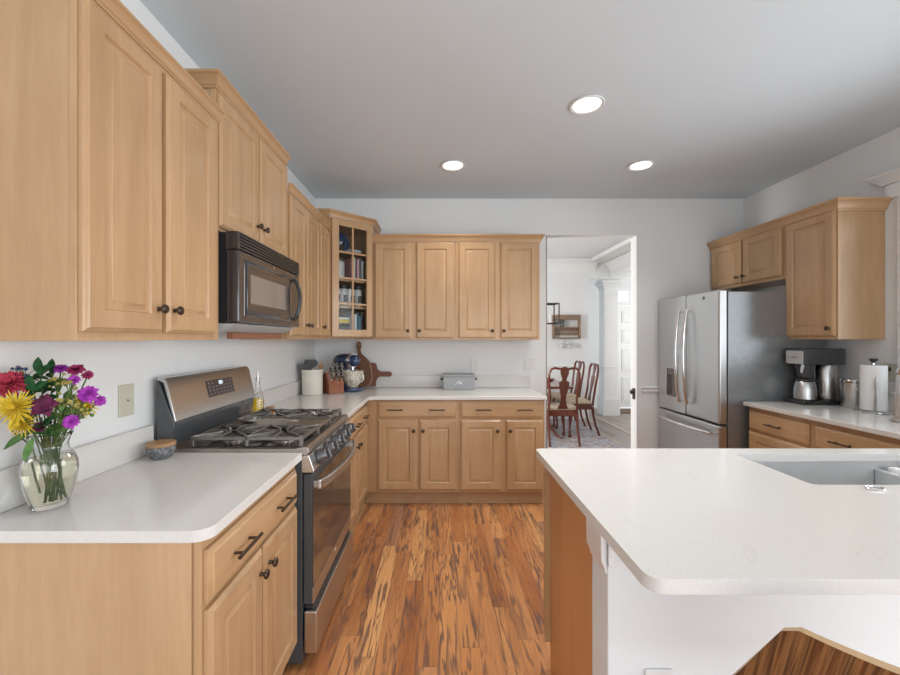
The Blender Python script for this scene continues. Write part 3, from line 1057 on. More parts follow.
# peninsula body ------------------------------------------------
r = empty('peninsula_cabinet', (0.467, 1.238, 0), 'stained end-panel cabinet block under the peninsula countertop at right', 'cabinet')
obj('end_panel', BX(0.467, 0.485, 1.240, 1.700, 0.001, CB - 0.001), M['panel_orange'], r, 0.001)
m = BX(0.486, 1.19, 1.240, 1.699, TK, CB - 0.001)
m.box(1.19, 2.10, 1.240, 1.699, TK, 0.64)
m.box(2.10, 2.334, 1.240, 1.699, TK, CB - 0.001)
obj('carcass', m, M['maple'], r)
obj('face_frame', BX(0.446, 2.334, 1.7005, 1.719, TK, CB - 0.001), M['maple'], r, 0.002)
obj('toe_kick', BX(0.50, 2.334, 1.62, 1.64, 0.001, TK - 0.001), M['maple_h'], r)
pf = Fr((2.334, 1.7195, 0), (-1, 0))
for k in range(4):
    d_ = obj('door', MB().door(pf, 0.02 + k * 0.472, 0.47 + k * 0.472, TK + 0.025, 0.86), M['maple'], r)
    knob(pf, 0.44 + k * 0.472 if k % 2 == 0 else 0.05 + k * 0.472, 0.78, d_)
kw = empty('knee_wall', (0.467, 1.122, 0), 'white painted knee wall under the peninsula overhang behind the wooden stool', 'wall')
obj('wall_panel', BX(0.467, XR - 0.002, 1.122, 1.2375, 0.001, CB - 0.002), M['white_plaster'], kw, 0.004)
m = MB().prism([(0.4668, 0.735), (0.461, 0.738), (0.458, 0.752), (0.453, 0.764), (0.449, 0.770), (0.447, CB - 0.002), (0.4668, CB - 0.002)], 1.1215, 1.2365)
m.box(0.4668, 0.485, 1.114, 1.1215, 0.76, CB - 0.002)
obj('capital_trim', m, M['trim'], kw, 0.004)
obj('baseboard', BX(0.475, XR - 0.004, 1.108, 1.1215, 0.001, 0.10), M['trim'], kw, 0.004)

# sink ----------------------------------------------------------
r = empty('sink', (SX0, SY0, 0.66), 'undermount double-bowl stainless steel sink sunk in the peninsula countertop', 'sink')
m = MB()
bz, tz, tk = 0.665, CB - 0.001, 0.006
e_ = 0.006
m.box(SX0 - e_, SX1 + e_, SY0 - e_, SY1 + e_, bz - tk, bz)
m.box(SX0 - e_ - tk, SX0 - e_, SY0 - e_ - tk, SY1 + e_ + tk, bz - tk, tz)
m.box(SX1 + e_, SX1 + e_ + tk, SY0 - e_ - tk, SY1 + e_ + tk, bz - tk, tz)
m.box(SX0 - e_, SX1 + e_, SY0 - e_ - tk, SY0 - e_, bz - tk, tz)
m.box(SX0 - e_, SX1 + e_, SY1 + e_, SY1 + e_ + tk, bz - tk, tz)
obj('basin', m, M['sink_steel'], r, 0.002)
obj('divider', BX(1.795, 1.812, SY0 - e_, SY1 + e_, bz, tz - 0.03), M['sink_steel'], r, 0.005)
for x_ in (1.52, 1.935):
    obj('drain', MB().lathe([(0.045, 0.001), (0.045, 0.004), (0.036, 0.005), (0.032, 0.002), (1e-6, 0.002)], (x_, 1.49, bz), seg=24), M['chrome'], r)
r = empty('sink_caddy', (1.88, 1.66, 0.79), 'thin steel wire caddy hung on the far wall of the right sink bowl', 'caddy')
m = MB()
for z in (0.800, 0.845):
    m.tube([(1.822, 1.659, z), (1.822, 1.618, z), (1.918, 1.618, z), (1.918, 1.659, z)], 0.0018, 6)
for x_ in (1.83, 1.85, 1.87, 1.89, 1.91):
    m.tube([(x_, 1.618, 0.845), (x_, 1.618, 0.800), (x_, 1.659, 0.800)], 0.0015, 6)
obj('wire_frame', m, M['chrome'], r)
for k, x_ in enumerate((1.845, 1.895)):
    o = obj('sponge', BX(x_ - 0.018, x_ + 0.018, 1.624, 1.652, 0.803, 0.868), M['paper'], None, 0.007, 3, org=(x_, 1.638, 0.803))
    tag(o, ('left' if k == 0 else 'right') + ' white sponge in the wire caddy of the right sink bowl', 'sponge', 'sponges in the sink caddy')
o = obj('ring', MB().tube([(1.375 + 0.026 * math.cos(a), 1.278 + 0.017 * math.sin(a), CT + 0.0032) for a in [2 * PI * i / 24 for i in range(24)]], 0.0028, 8, closed=True), M['chrome'], None, org=(1.372, 1.276, CT))
tag(o, 'small chrome ring lying on the peninsula counter in front of the sink', 'ring')

# ------------------------------------------------------------------ range
RY0, RY1 = 1.693, 2.425
r = empty('gas_range', (-0.57, RY0, 0), 'stainless steel freestanding gas range with black sides in the left counter run', 'stove')
m = BX(-1.195, -0.572, RY0, RY1, 0.03, 0.902)
obj('body', m, M['range_side'], r, 0.003)
for (x_, y_) in ((-0.61, RY0 + 0.05), (-0.61, RY1 - 0.05), (-1.13, RY0 + 0.05), (-1.13, RY1 - 0.05)):
    obj('foot', MB().lathe([(0.018, 0.001), (0.022, 0.006), (0.018, 0.012), (0.012, 0.03)], (x_, y_, 0), seg=12), M['black_plastic'], r)
m = MB()
pr = [(-1.135, 0.902), (-0.552, 0.902), (-0.542, 0.912), (-0.545, 0.930), (-0.556, 0.938), (-0.575, 0.936), (-0.60, 0.930), (-1.10, 0.930), (-1.135, 0.938)]
# profile in (x,z) swept along y
m.prism([(x_, z_) for x_, z_ in pr], RY0 - 0.002, RY1 + 0.002)
ck = obj('cooktop', m, M['cook_steel'], r, 0.003)
# control panel, sloping
cp = [(-0.575, 0.900), (-0.545, 0.902), (-0.522, 0.836), (-0.526, 0.828), (-0.575, 0.828)]
m = MB()
m.prism(cp, RY0, RY1)
cpo = obj('control_panel', m, M['steel'], r, 0.003)
kn = Vector((0.943, 0, 0.33)).normalized()
for k in range(5):
    y_ = RY0 + 0.105 + (RY1 - RY0 - 0.21) * k / 4
    kb = obj('control_knob', MB().lathe([(0.034, 0), (0.034, 0.006), (0.030, 0.008), (0.029, 0.034), (0.025, 0.040), (1e-6, 0.040)], (-0.530, y_, 0.868), kn, seg=22), M['knob_grey'], r)
    p0 = Vector((-0.530, y_, 0.868)) + kn * 0.041
    up = Vector((-0.33, 0, 0.943))
    mm = MB().hexa([p0 + Vector((0, sy * 0.006, 0)) + up * (su * 0.023) + kn * w_ for w_ in (0, 0.012) for su in (-1, 1) for sy in (-1, 1)])
    obj('grip', mm, M['knob_grey'], kb, 0.003)
# oven door
m = BX(-0.569, -0.531, RY0 + 0.004, RY1 - 0.004, 0.275, 0.822)
od = obj('oven_door', m, [M['range_side']], r, 0.004)
m = BX(-0.5308, -0.5278, RY0 + 0.006, RY1 - 0.006, 0.345, 0.790)
obj('oven_window', m, M['black_gloss'], od, 0.001)
m = BX(-0.5308, -0.526, RY0 + 0.004, RY1 - 0.004, 0.277, 0.343)
obj('lower_band', m, M['steel'], od, 0.0015)
m = MB()
hp = []
for i in range(15):
    s = i / 14
    hp.append((-0.500 + 0.048 * math.sin(PI * s) ** 0.7, RY0 + 0.02 + (RY1 - RY0 - 0.04) * s))
poly = [(x_, y_) for x_, y_ in hp] + [(x_ - 0.018, y_) for x_, y_ in hp[::-1]]
m.prism(poly, 0.752, 0.792, plane='uw')
for y_ in (RY0 + 0.022, RY1 - 0.062):
    m.box(-0.532, -0.497, y_, y_ + 0.04, 0.756, 0.788)
obj('handle', m, M['steel'], od, 0.006, 3)
o = obj('emblem', MB().lathe([(0.009, 0), (0.009, 0.002), (1e-6, 0.0022)], (-0.526, (RY0 + RY1) / 2, 0.318), (1, 0, 0), seg=18), M['chrome'], od)
m = BX(-0.566, -0.512, RY0 + 0.004, RY1 - 0.004, 0.068, 0.245)
dw = obj('warming_drawer', m, M['steel'], r, 0.006, 3)
m = BX(-0.566, -0.530, RY0 + 0.02, RY1 - 0.02, 0.247, 0.262)
obj('drawer_grip', m, M['black_plastic'], dw, 0.003)
# backguard
ya, yb = RY0 - 0.002, RY1 + 0.002
sec = [(-1.180, 0.90), (-1.118, 0.905), (-1.120, 0.935), (-1.116, 0.985), (-1.108, 1.020), (-1.110, 1.040), (-1.176, 1.215), (-1.182, 1.215)]
m = MB()
m.prism(sec, ya + 0.003, yb - 0.003)
bgp = obj('backguard', m, M['backguard'], r, 0.004)
sec = [(-1.106, 1.040), (-1.098, 1.042), (-1.138, 1.212), (-1.150, 1.224), (-1.176, 1.226), (-1.180, 1.218), (-1.152, 1.205)]
m = MB()
m.prism(sec, ya, yb)
bp = obj('control_fascia', m, M['steel'], bgp, 0.003)
T0, T1 = Vector((-1.0975, 0, 1.044)), Vector((-1.1375, 0, 1.210))
nn = Vector((T1.z - T0.z, 0, T0.x - T1.x)).normalized()


def bpt(f, y_, e=0.0):
    p = T0.lerp(T1, f) + nn * e
    return Vector((p.x, y_, p.z))


def bquad(f0, f1, y0, y1, e0=0.0003, e1=0.002):
    return MB().hexa([bpt(f, y_, e) for e in (e0, e1) for f in (f0, f1) for y_ in (y0, y1)])


dp = obj('keypad', bquad(0.36, 0.84, 1.960, 2.205), M['display'], bp, 0.0005)
obj('clock_display', bquad(0.68, 0.79, 2.068, 2.102, 0.0022, 0.003), M['digits'], dp)
m = MB()
for row in range(4):
    for c in range(7):
        if 2 <= c <= 3 and row == 3:
            continue
        y_ = 1.975 + c * 0.033
        f = 0.43 + row * 0.105
        q = bquad(f, f + 0.012, y_, y_ + 0.007, 0.0022, 0.0026)
        m.add(q.v, q.f)
obj('key_marks', m, M['white_mark'], dp, smooth=False)
# burners, grates, griddle
gz0, gz1 = 0.932, 0.976
gx0, gx1 = -1.045, -0.585


def grate(y0, y1):
    m = MB()
    b = 0.0075
    for x_ in (gx0, gx1):
        m.box(x_ - b, x_ + b, y0, y1, gz1 - 0.018, gz1 - 0.003)
    for y_ in (y0, y1):
        m.box(gx0, gx1, y_ - b, y_ + b, gz1 - 0.018, gz1 - 0.003)
    ym, xm = (y0 + y1) / 2, (gx0 + gx1) / 2
    m.box(xm - b, xm + b, y0, y1, gz1 - 0.016, gz1)
    for cx_ in ((gx0 + xm) / 2, (gx1 + xm) / 2):
        for k in range(8):
            a = 2 * PI * k / 8
            ca, sa = math.cos(a), math.sin(a)
            h = (xm - gx0) / 2
            v2 = (y1 - y0) / 2
            s = min(h / abs(ca) if abs(ca) > 1e-3 else 9, v2 / abs(sa) if abs(sa) > 1e-3 else 9)
            i0 = 0.030 if k % 2 == 0 else 0.045
            p, q = Vector((cx_ + ca * i0, ym + sa * i0, 0)), Vector((cx_ + ca * s, ym + sa * s, 0))
            sd = Vector((-sa, ca, 0)) * 0.006
            m.hexa([pp + o_ + Vector((0, 0, z_)) for z_ in (gz1 - 0.016, gz1 + 0.002) for o_ in (-sd, sd) for pp in (p, q)])
    for x_ in (gx0, gx1, xm):
        for y_ in (y0, y1):
            m.box(x_ - b, x_ + b, y_ - b, y_ + b, gz0, gz1)
    return m


GY = (RY0 + 0.028, RY0 + 0.262, RY1 - 0.262, RY1 - 0.028)
for a_, b_ in ((GY[0], GY[1]), (GY[2], GY[3])):
    obj('burner_well', BX(gx0 - 0.004, gx1 + 0.004, a_ - 0.004, b_ + 0.004, 0.9302, 0.9318), M['black_gloss'], r, 0.0005)
obj('grate', grate(GY[0], GY[1]), M['grate'], r, 0.003)
obj('grate', grate(GY[2], GY[3]), M['grate'], r, 0.003)
ymid = (RY0 + RY1) / 2
m = BX(gx0 - 0.005, gx1 + 0.006, GY[1] + 0.014, GY[2] - 0.014, 0.950, 0.968)
m.box(gx0 + 0.02, gx0 + 0.05, ymid - 0.08, ymid + 0.08, gz0, 0.950)
m.box(gx1 - 0.05, gx1 - 0.02, ymid - 0.08, ymid + 0.08, gz0, 0.950)
obj('griddle', m, M['cook_steel'], r, 0.006, 3)
for y_ in ((GY[0] + GY[1]) / 2, (GY[2] + GY[3]) / 2):
    for x_ in ((gx0 * 3 + gx1) / 4, (gx0 + gx1 * 3) / 4):
        bn = obj('burner', MB().lathe([(0.055, 0.930), (0.052, 0.936), (0.040, 0.940), (0.038, 0.946)], (x_, y_, 0), seg=24), M['cook_steel'], r)
        obj('burner_cap', MB().lathe([(0.036, 0.946), (0.038, 0.950), (0.034, 0.956), (1e-6, 0.957)], (x_, y_, 0), seg=24), M['black_plastic'], bn)

# spoon rest with ladle on the griddle
r = empty('serving_spoon', (-0.98, 2.02, 0.968), 'large steel serving spoon lying across the griddle of the range', 'spoon')
m = MB()
prof = [(1e-6, 0.006), (0.020, 0.007), (0.036, 0.013), (0.043, 0.021), (0.044, 0.021), (0.037, 0.010), (0.020, 0.002), (1e-6, 0.001)]
m.lathe(prof, (-0.955, 2.035, 0.968), seg=28, sx=1.25, sy=0.9)
obj('bowl', m, M['chrome'], r)
obj('handle', MB().tube([(-0.905, 2.037, 0.986), (-0.87, 2.038, 0.992), (-0.80, 2.045, 0.983), (-0.74, 2.05, 0.975), (-0.715, 2.052, 0.975)], [0.004, 0.0035, 0.004, 0.007, 0.006], 10, flat=0.6), M['chrome'], r)

# ------------------------------------------------------------------ microwave
MY0, MY1, MZ0, MZ1 = 1.703, 2.444, 1.455, 1.842
r = empty('microwave', (-0.87, MY0, MZ0), 'black over-the-range microwave hung under the short cabinet above the stove', 'microwave')
obj('case', BX(XL + 0.003, -0.898, MY0 + 0.012, MY1, MZ0, MZ1), M['black_plastic'], r, 0.003)
m = BX(-0.8975, -0.842, MY0, MY1, MZ0 + 0.002, 1.766)
od = obj('door', m, M['black_gloss'], r, 0.008, 3)
mf = Fr((-0.842, MY0, 0), (0, 1))
# bevelled recess frame around the window
ru0, ru1, rv0, rv1 = 0.045, 0.585, 1.486, 1.735
rings = [(0, 0.0005), (0.012, 0.008), (0.030, 0.009), (0.062, 0.0012)]
vs, fs = [], []
for d_, w_ in rings:
    for (u, v) in ((ru0 + d_, rv0 + d_), (ru1 - d_, rv0 + d_), (ru1 - d_, rv1 - d_), (ru0 + d_, rv1 - d_)):
        vs.append(mf.pt(u, w_, v))
for i in range(3):
    for k in range(4):
        k2 = (k + 1) % 4
        fs.append((i * 4 + k, i * 4 + k2, i * 4 + 4 + k2, i * 4 + 4 + k))
obj('window_surround', MB().add(vs, fs), M['black_gloss'], od)
t = NT('microwave_window')
t.p(color=t.ramp(t.noise(t.coords((300, 300, 300)), 1, 1), [(0.4, (0.20, 0.185, 0.175)), (0.6, (0.24, 0.22, 0.21))]), rough=0.12, coat=0.8, coat_rough=0.05)  # pane colour lightened to stand in for a reflection of the room
obj('window', BX(ru0 + 0.060, ru1 - 0.060, 0.0006, 0.0022, rv0 + 0.060, rv1 - 0.060, fr=mf), t.m, od)
m = MB()
hp = []
for i in range(13):
    s = i / 12
    hp.append(mf.pt(0.628, 0.006 + 0.036 * math.sin(PI * s) ** 0.6, 1.495 + 0.235 * s))
m.tube(hp, 0.011, 10)
obj('handle', m, M['black_gloss'], od)
m = BX(-0.8975, -0.866, MY0, MY1, 1.768, MZ1)
m.box(-0.866, -0.843, MY0, MY0 + 0.012, 1.768, MZ1)
m.box(-0.866, -0.843, MY1 - 0.012, MY1, 1.768, MZ1)
m.box(-0.866, -0.843, MY0 + 0.012, MY1 - 0.012, MZ1 - 0.006, MZ1)
gh = obj('vent_housing', m, M['black_gloss'], r, 0.002)
m = MB()
for k in range(5):
    z = 1.771 + k * 0.0135
    m.hexa([mf.pt(u, w_, z + dz + up_) for up_ in (0, 0.0055) for (w_, dz) in ((-0.0235, 0.005), (-0.001, 0.0)) for u in (0.013, MY1 - MY0 - 0.013)])
obj('vent_slats', m, M['knob_grey'], gh)
obj('emblem', MB().lathe([(0.008, 0), (0.008, 0.002), (1e-6, 0.0022)], mf.pt(0.36, 0.0, 1.748), mf.N, seg=18), M['chrome'], od)
m = MB().hexa([(-1.15, MY0 + 0.03, 1.419), (-0.925, MY0 + 0.03, 1.419), (-1.15, MY1 - 0.03, 1.419), (-0.925, MY1 - 0.03, 1.419),
                (-1.19, MY0 + 0.004, MZ0 - 0.001), (-0.862, MY0 + 0.004, MZ0 - 0.001), (-1.19, MY1 - 0.004, MZ0 - 0.001), (-0.862, MY1 - 0.004, MZ0 - 0.001)])
obj('underside_plate', m, M['grey_plate'], r, 0.006)
o = obj('wooden_strip', BX(-0.975, -0.945, 1.86, 2.42, 1.388, 1.418), M['rail_wood'], None, 0.002, org=(-0.96, 2.1, 1.386))
tag(o, 'reddish wooden strip fixed beneath the underside of the microwave', 'strip')

# ------------------------------------------------------------------ refrigerator
FX, FY0, FY1, FZ = 2.130, 3.072, 3.930, 1.764
r = empty('refrigerator', (FX, FY0, 0), 'stainless steel french-door refrigerator with charcoal sides against the right wall', 'refrigerator')
obj('body', BX(FX + 0.068, 2.945, FY0 + 0.006, FY1 - 0.004, 0.02, FZ - 0.016), M['fridge_side'], r, 0.004)
ff = Fr((FX + 0.064, FY1 - 0.002, 0), (0, -1))
W = FY1 - FY0 - 0.002
half = W / 2
zb = 0.735
# far door has the dispenser recess: built as a frame of slabs round the niche
m = MB()
n0, n1, nv0, nv1 = 0.130, 0.320, 0.865, 1.110
out = [(0.004, zb), (half - 0.002, zb), (half - 0.002, FZ), (0.004, FZ)]
inn = [(n0, nv0), (n1, nv0), (n1, nv1), (n0, nv1)]
th = 0.064


def P(p, w_):
    return ff.pt(p[0], w_, p[1])


vs = [P(p, 0) for p in out] + [P(p, th) for p in out] + [P(p, th) for p in inn] + [P(p, 0.008) for p in inn]
fs = [(0, 3, 2, 1)]
for k in range(4):
    k2 = (k + 1) % 4
    fs += [(k, k2, 4 + k2, 4 + k), (4 + k, 4 + k2, 8 + k2, 8 + k), (8 + k, 8 + k2, 12 + k2, 12 + k)]
fs.append((12, 13, 14, 15))
m.add(vs, fs)
d1 = obj('door', m, M['steel_front'], r, 0.008, 3)
m = MB()
m.box(n0 + 0.002, n1 - 0.002, 0.010, 0.014, nv0 + 0.002, nv1 - 0.002, fr=ff)
m.box(n0 + 0.002, n1 - 0.002, 0.014, 0.050, nv1 - 0.055, nv1 - 0.002, fr=ff)
m.box(n0 + 0.03, n1 - 0.03, 0.014, 0.055, nv0 + 0.002, nv0 + 0.014, fr=ff)
obj('dispenser', m, plain('dispenser_brown_grey', (0.17, 0.15, 0.14), 0.35), d1, 0.002)
obj('dispenser_panel', BX(n0, n1, th + 0.0005, th + 0.003, nv1 + 0.004, nv1 + 0.13, fr=ff), M['steel_front'], d1, 0.001)
d2 = obj('door', BX(half + 0.002, W - 0.004, 0, th, zb, FZ, fr=ff), M['steel_front'], r, 0.014, 4)
fz_ = obj('freezer_drawer', BX(0.004, W - 0.004, 0, th, 0.06, zb - 0.012, fr=ff), M['steel_front'], r, 0.014, 4)
for (dd_, u) in ((d1, half - 0.042), (d2, half + 0.068)):
    pts = [ff.pt(u, th + 0.010 + 0.052 * math.sin(PI * (0.06 + 0.88 * i / 14)) ** 0.55, 0.835 + 0.80 * i / 14) for i in range(15)]
    m = MB().tube(pts, 0.0125, 12)
    m.lathe([(0.010, 0), (0.010, 0.035)], ff.pt(u, th - 0.001, 0.85), ff.N, seg=12)
    m.lathe([(0.010, 0), (0.010, 0.035)], ff.pt(u, th - 0.001, 1.62), ff.N, seg=12)
    obj('handle', m, M['chrome'], dd_)
pts = [ff.pt(0.06 + (W - 0.12) * i / 14, th + 0.010 + 0.050 * math.sin(PI * (0.06 + 0.88 * i / 14)) ** 0.55, 0.655) for i in range(15)]
m = MB().tube(pts, 0.0125, 12)
m.lathe([(0.010, 0), (0.010, 0.035)], ff.pt(0.08, th - 0.001, 0.655), ff.N, seg=12)
m.lathe([(0.010, 0), (0.010, 0.035)], ff.pt(W - 0.08, th - 0.001, 0.655), ff.N, seg=12)
obj('handle', m, M['chrome'], fz_)
obj('emblem', MB().lathe([(0.014, 0), (0.014, 0.002), (1e-6, 0.0024)], ff.pt(half + 0.24, th, 1.715), ff.N, seg=20), M['knob_grey'], d2)
for u in (0.05, W - 0.11):
    obj('hinge_cover', BX(u, u + 0.06, -0.06, 0.03, FZ - 0.015, FZ + 0.006, fr=ff), M['dark_grey'], r, 0.004)
obj('kickplate', BX(0.01, W - 0.01, -0.02, 0.02, 0.004, 0.055, fr=ff), M['dark_grey'], r, 0.002)

# ------------------------------------------------------------------ outlets and switches


def plate(fr, u, v, w_, h, label, cat, mat, kind):
    r_ = empty('wall_outlet' if kind != 'switch' else 'light_switch', fr.pt(u, 0.001, v), label, cat)
    obj('cover_plate', BX(u - w_ / 2, u + w_ / 2, 0.001, 0.007, v - h / 2, v + h / 2, fr=fr), mat, r_, 0.002)
    if kind == 'outlet':
        for dv in (-0.02, 0.02):
            s = obj('socket', MB().lathe([(0.0165, 0.007), (0.0165, 0.009), (1e-6, 0.0092)], fr.pt(u, 0, v + dv), fr.N, seg=20), mat, r_)
            m_ = MB()
            for du in (-0.006, 0.006):
                m_.box(u + du - 0.0012, u + du + 0.0012, 0.0092, 0.0096, v + dv - 0.002, v + dv + 0.007, fr=fr)
            obj('slots', m_, M['dark_mark'], s, smooth=False)
    elif kind == 'switch':
        for du in ((-0.023, 0.023) if w_ > 0.1 else (0,)):
            obj('rocker', BX(u + du - 0.0165, u + du + 0.0165, 0.007, 0.010, v - 0.033, v + 0.033, fr=fr), mat, r_, 0.0015)
    elif kind == 'jack':
        obj('jack', MB().lathe([(0.006, 0.007), (0.006, 0.012), (0.003, 0.013), (1e-6, 0.013)], fr.pt(u, 0, v), fr.N, seg=14), M['chrome'], r_)
    return r_


wl = Fr((XL, 0, 0), (0, 1))
wb = Fr((0, YB, 0), (1, 0))
wr = Fr((XR, 0, 0), (0, -1))
kf = Fr((0, 1.122, 0), (1, 0))
plate(wl, 1.562, 1.152, 0.075, 0.122, 'almond wall plate on the left wall between the vase and the range', 'wall plate', M['almond'], 'jack')
plate(wb, 0.352, 1.135, 0.075, 0.118, 'white electric outlet on the back wall above the grey box', 'outlet', M['white_plastic'], 'outlet')
plate(wb, 0.89, 1.145, 0.118, 0.118, 'white double rocker switch on the back wall beside the doorway', 'switch', M['white_plastic'], 'switch')
po = plate(wr, -2.672, 1.165, 0.075, 0.118, 'almond electric outlet behind the paper towel roll with a black plug', 'outlet', M['almond'], 'outlet')
pg = obj('plug', BX(-2.672 - 0.016, -2.672 + 0.016, 0.0095, 0.045, 1.175, 1.203, fr=wr), M['black_plastic'], None, 0.005, org=(XR - 0.03, 2.672, 1.18))
tag(pg, 'black power plug in the outlet behind the paper towel roll', 'plug')
plate(kf, 0.606, 0.418, 0.075, 0.118, 'white electric outlet on the knee wall under the peninsula', 'outlet', M['white_plastic'], 'outlet')

# ------------------------------------------------------------------ things on the left counter
VX, VY = -1.100, 1.145
r = empty('vase', (VX, VY, CT), 'clear bulbous glass vase half full of water on the near left counter', 'vase')
vo = [(1e-6, 0.001), (0.036, 0.001), (0.041, 0.006), (0.048, 0.030), (0.058, 0.070), (0.0625, 0.105), (0.061, 0.128), (0.053, 0.150), (0.042, 0.165), (0.0405, 0.176), (0.046, 0.196), (0.051, 0.208)]
vi = [(a - 0.0035, h) for a, h in vo[3:]][::-1]
prof = vo + [(0.049, 0.210)] + vi[0:] + [(0.041, 0.016), (1e-6, 0.014)]
vase = obj('glass_body', MB().lathe(prof, (VX, VY, CT), seg=40), M['glass'], r, angle=60)
wprof = [(1e-6, 0.0145), (0.0380, 0.0165)] + [(a - 0.0045, h) for a, h in vo[3:7]] + [(0.0525, 0.140), (1e-6, 0.140)]
obj('water', MB().lathe(wprof, (VX, VY, CT), seg=40), M['water'], r, angle=60)


def stem_path(head, n=7):
    h = Vector(head)
    a_ = random.uniform(0, 2 * PI)
    r_ = random.uniform(0.006, 0.027)
    bx = VX + r_ * math.cos(a_)
    by = VY + r_ * math.sin(a_)
    p0 = Vector((bx, by, CT + 0.022))
    nk = Vector((VX + (h.x - VX) * 0.30, VY + (h.y - VY) * 0.30, CT + 0.175))
    for c_ in (nk,):
        dv = Vector((c_.x - VX, c_.y - VY))
        if dv.length > 0.029:
            dv *= 0.029 / dv.length
            c_.x, c_.y = VX + dv.x, VY + dv.y
    dv = Vector((p0.x - VX, p0.y - VY))
    if dv.length > 0.028:
        dv *= 0.028 / dv.length
        p0.x, p0.y = VX + dv.x, VY + dv.y
    pts = []
    for i in range(n):
        s = i / (n - 1)
        if s < 0.5:
            q = s / 0.5
            p = p0.lerp(nk, q)
        else:
            q = (s - 0.5) / 0.5
            p = nk.lerp(h, q) + Vector((0, 0, 0.012 * math.sin(PI * q)))
        pts.append(p)
    return pts


def flower(kind, head, R, mat, label, tilt=(0.3, -0.7, 0.6)):
    head = Vector(head)
    name = {'mum': 'chrysanthemum', 'spider': 'spider_mum', 'rose': 'rose', 'carn': 'carnation', 'sprig': 'flower_sprig', 'leaf': 'leaf_sprig'}[kind]
    root = empty(name, (VX, VY, CT + 0.02), label, 'flower' if kind not in ('leaf',) else 'foliage', 'cut flowers in the glass vase')
    st = stem_path(head)
    if kind in ('leaf', 'sprig'):
        st = st[2:]
    obj('stem', MB().tube(st, 0.0019, 7), M['stem'], root)
    ax = Vector(tilt).normalized()
    X = ax.orthogonal().normalized()
    Y = ax.cross(X)
    m = MB()
    if kind in ('mum', 'spider', 'carn'):
        layers = {'mum': (5, 17), 'spider': (6, 18), 'carn': (5, 11)}[kind]
        for L in range(layers[0]):
            el = 0.02 + L * (1.35 / layers[0])
            for k in range(layers[1] - L):
                a = 2 * PI * (k + 0.5 * (L % 2) + random.random() * 0.25) / (layers[1] - L)
                ln = R * (1.0 - 0.11 * L) * random.uniform(0.88, 1.1)
                dr_ = (X * math.cos(a) + Y * math.sin(a)) * math.cos(el) + ax * math.sin(el)
                wd = {'mum': 0.26, 'spider': 0.10, 'carn': 0.55}[kind] * R
                bs = head + dr_ * (R * 0.06)
                tp = head + dr_ * ln + (ax * (-0.10 * R) if L == 0 else Vector((0, 0, 0)))
                m.leaf(bs, tp, wd, ax, 0.25 if kind != 'spider' else -0.2, 4)
        m.blob(head, R * 0.18)
    elif kind == 'rose':
        for L in range(5):
            n = 5 if L < 4 else 3
            for k in range(n):
                a = 2 * PI * (k + 0.5 * L) / n + random.random() * 0.2
                el = 0.38 + L * 0.25
                rr_ = R * (1.0 - 0.10 * L)
                dr_ = (X * math.cos(a) + Y * math.sin(a)) * math.cos(el) + ax * math.sin(el)
                m.leaf(head - ax * R * 0.35, head + dr_ * rr_, rr_ * (1.05 - 0.12 * L), ax, 0.9, 6)
        m.blob(head, R * 0.30)
    elif kind == 'sprig':
        pass
    if m.v:
        obj('bloom', m, mat, root, angle=60)
    if kind == 'sprig':
        m = MB()
        t2 = MB()
        for k in range(15):
            e = Vector((random.uniform(-1, 1), random.uniform(-1, 1), random.uniform(-0.5, 1.1))) * R
            p = head + e
            t2.tube([head - Vector((0, 0, R)), head + e * 0.4, p], 0.0010, 5)
            m.blob(p, random.uniform(0.0035, 0.006), seg=7, rings=4)
        obj('twigs', t2, M['stem'], root)
        obj('buds', m, mat, root)
    if kind == 'leaf':
        m = MB()
        dirv = (st[-1] - st[-3]).normalized()
        for k in range(6):
            a = 2.4 * k
            q = st[-1] - dirv * (0.012 * k)
            sd = Vector((math.cos(a), math.sin(a), 0.35 + 0.25 * (k == 0)))
            m.leaf(q, q + (sd.normalized() * R), R * 0.52, (0.2, -0.8, 0.5), 0.15, 6)
        m.leaf(st[-1], st[-1] + dirv * R, R * 0.5, (0.2, -0.8, 0.5), 0.1, 6)
        obj('leaves', m, mat, root, angle=60)
    return root


def fpos(px, py, dy):
    d_ = VY + dy
    return ((px - 439) * d_ / 405, d_, 1.39 - (py - 338.5) * d_ / 405)


flower('mum', fpos(10, 385, -0.075), 0.046, M['p_red'], 'large raspberry red chrysanthemum at the left edge of the bouquet', (0.35, -0.75, 0.6))
flower('spider', fpos(14, 408, -0.125), 0.050, M['p_yellow'], 'large yellow spider mum at the left front of the bouquet', (0.35, -0.9, 0.35))
flower('spider', fpos(22, 424, -0.08), 0.038, M['p_yellow'], 'yellow spider mum lowest at the left of the bouquet', (0.1, -0.7, 0.1))
flower('spider', fpos(85, 405, -0.01), 0.040, M['p_yellow'], 'yellow spider mum at the right back of the bouquet behind the magenta carnation', (0.6, -0.6, 0.2))
flower('rose', fpos(47, 407, -0.085), 0.036, M['p_plum'], 'dark plum rose at the front centre of the bouquet', (0.35, -0.9, 0.4))
flower('carn', fpos(88, 394, -0.04), 0.026, M['p_magenta'], 'largest magenta carnation at the right of the bouquet', (0.4, -0.9, 0.3))
flower('carn', fpos(100, 401, 0.0), 0.016, M['p_magenta'], 'small magenta carnation at the right-hand tip of the bouquet', (0.6, -0.7, 0.2))
flower('carn', fpos(71, 422, -0.08), 0.020, M['p_magenta'], 'low magenta carnation just above the vase rim', (0.3, -0.9, 0.4))
flower('carn', fpos(61, 369, -0.01), 0.018, M['p_magenta'], 'magenta carnation at the top middle of the bouquet', (0.2, -0.6, 0.8))
flower('carn', fpos(74, 380, -0.03), 0.016, M['p_magenta'], 'magenta carnation beneath the rose-red one at the bouquet top', (0.3, -0.8, 0.5))
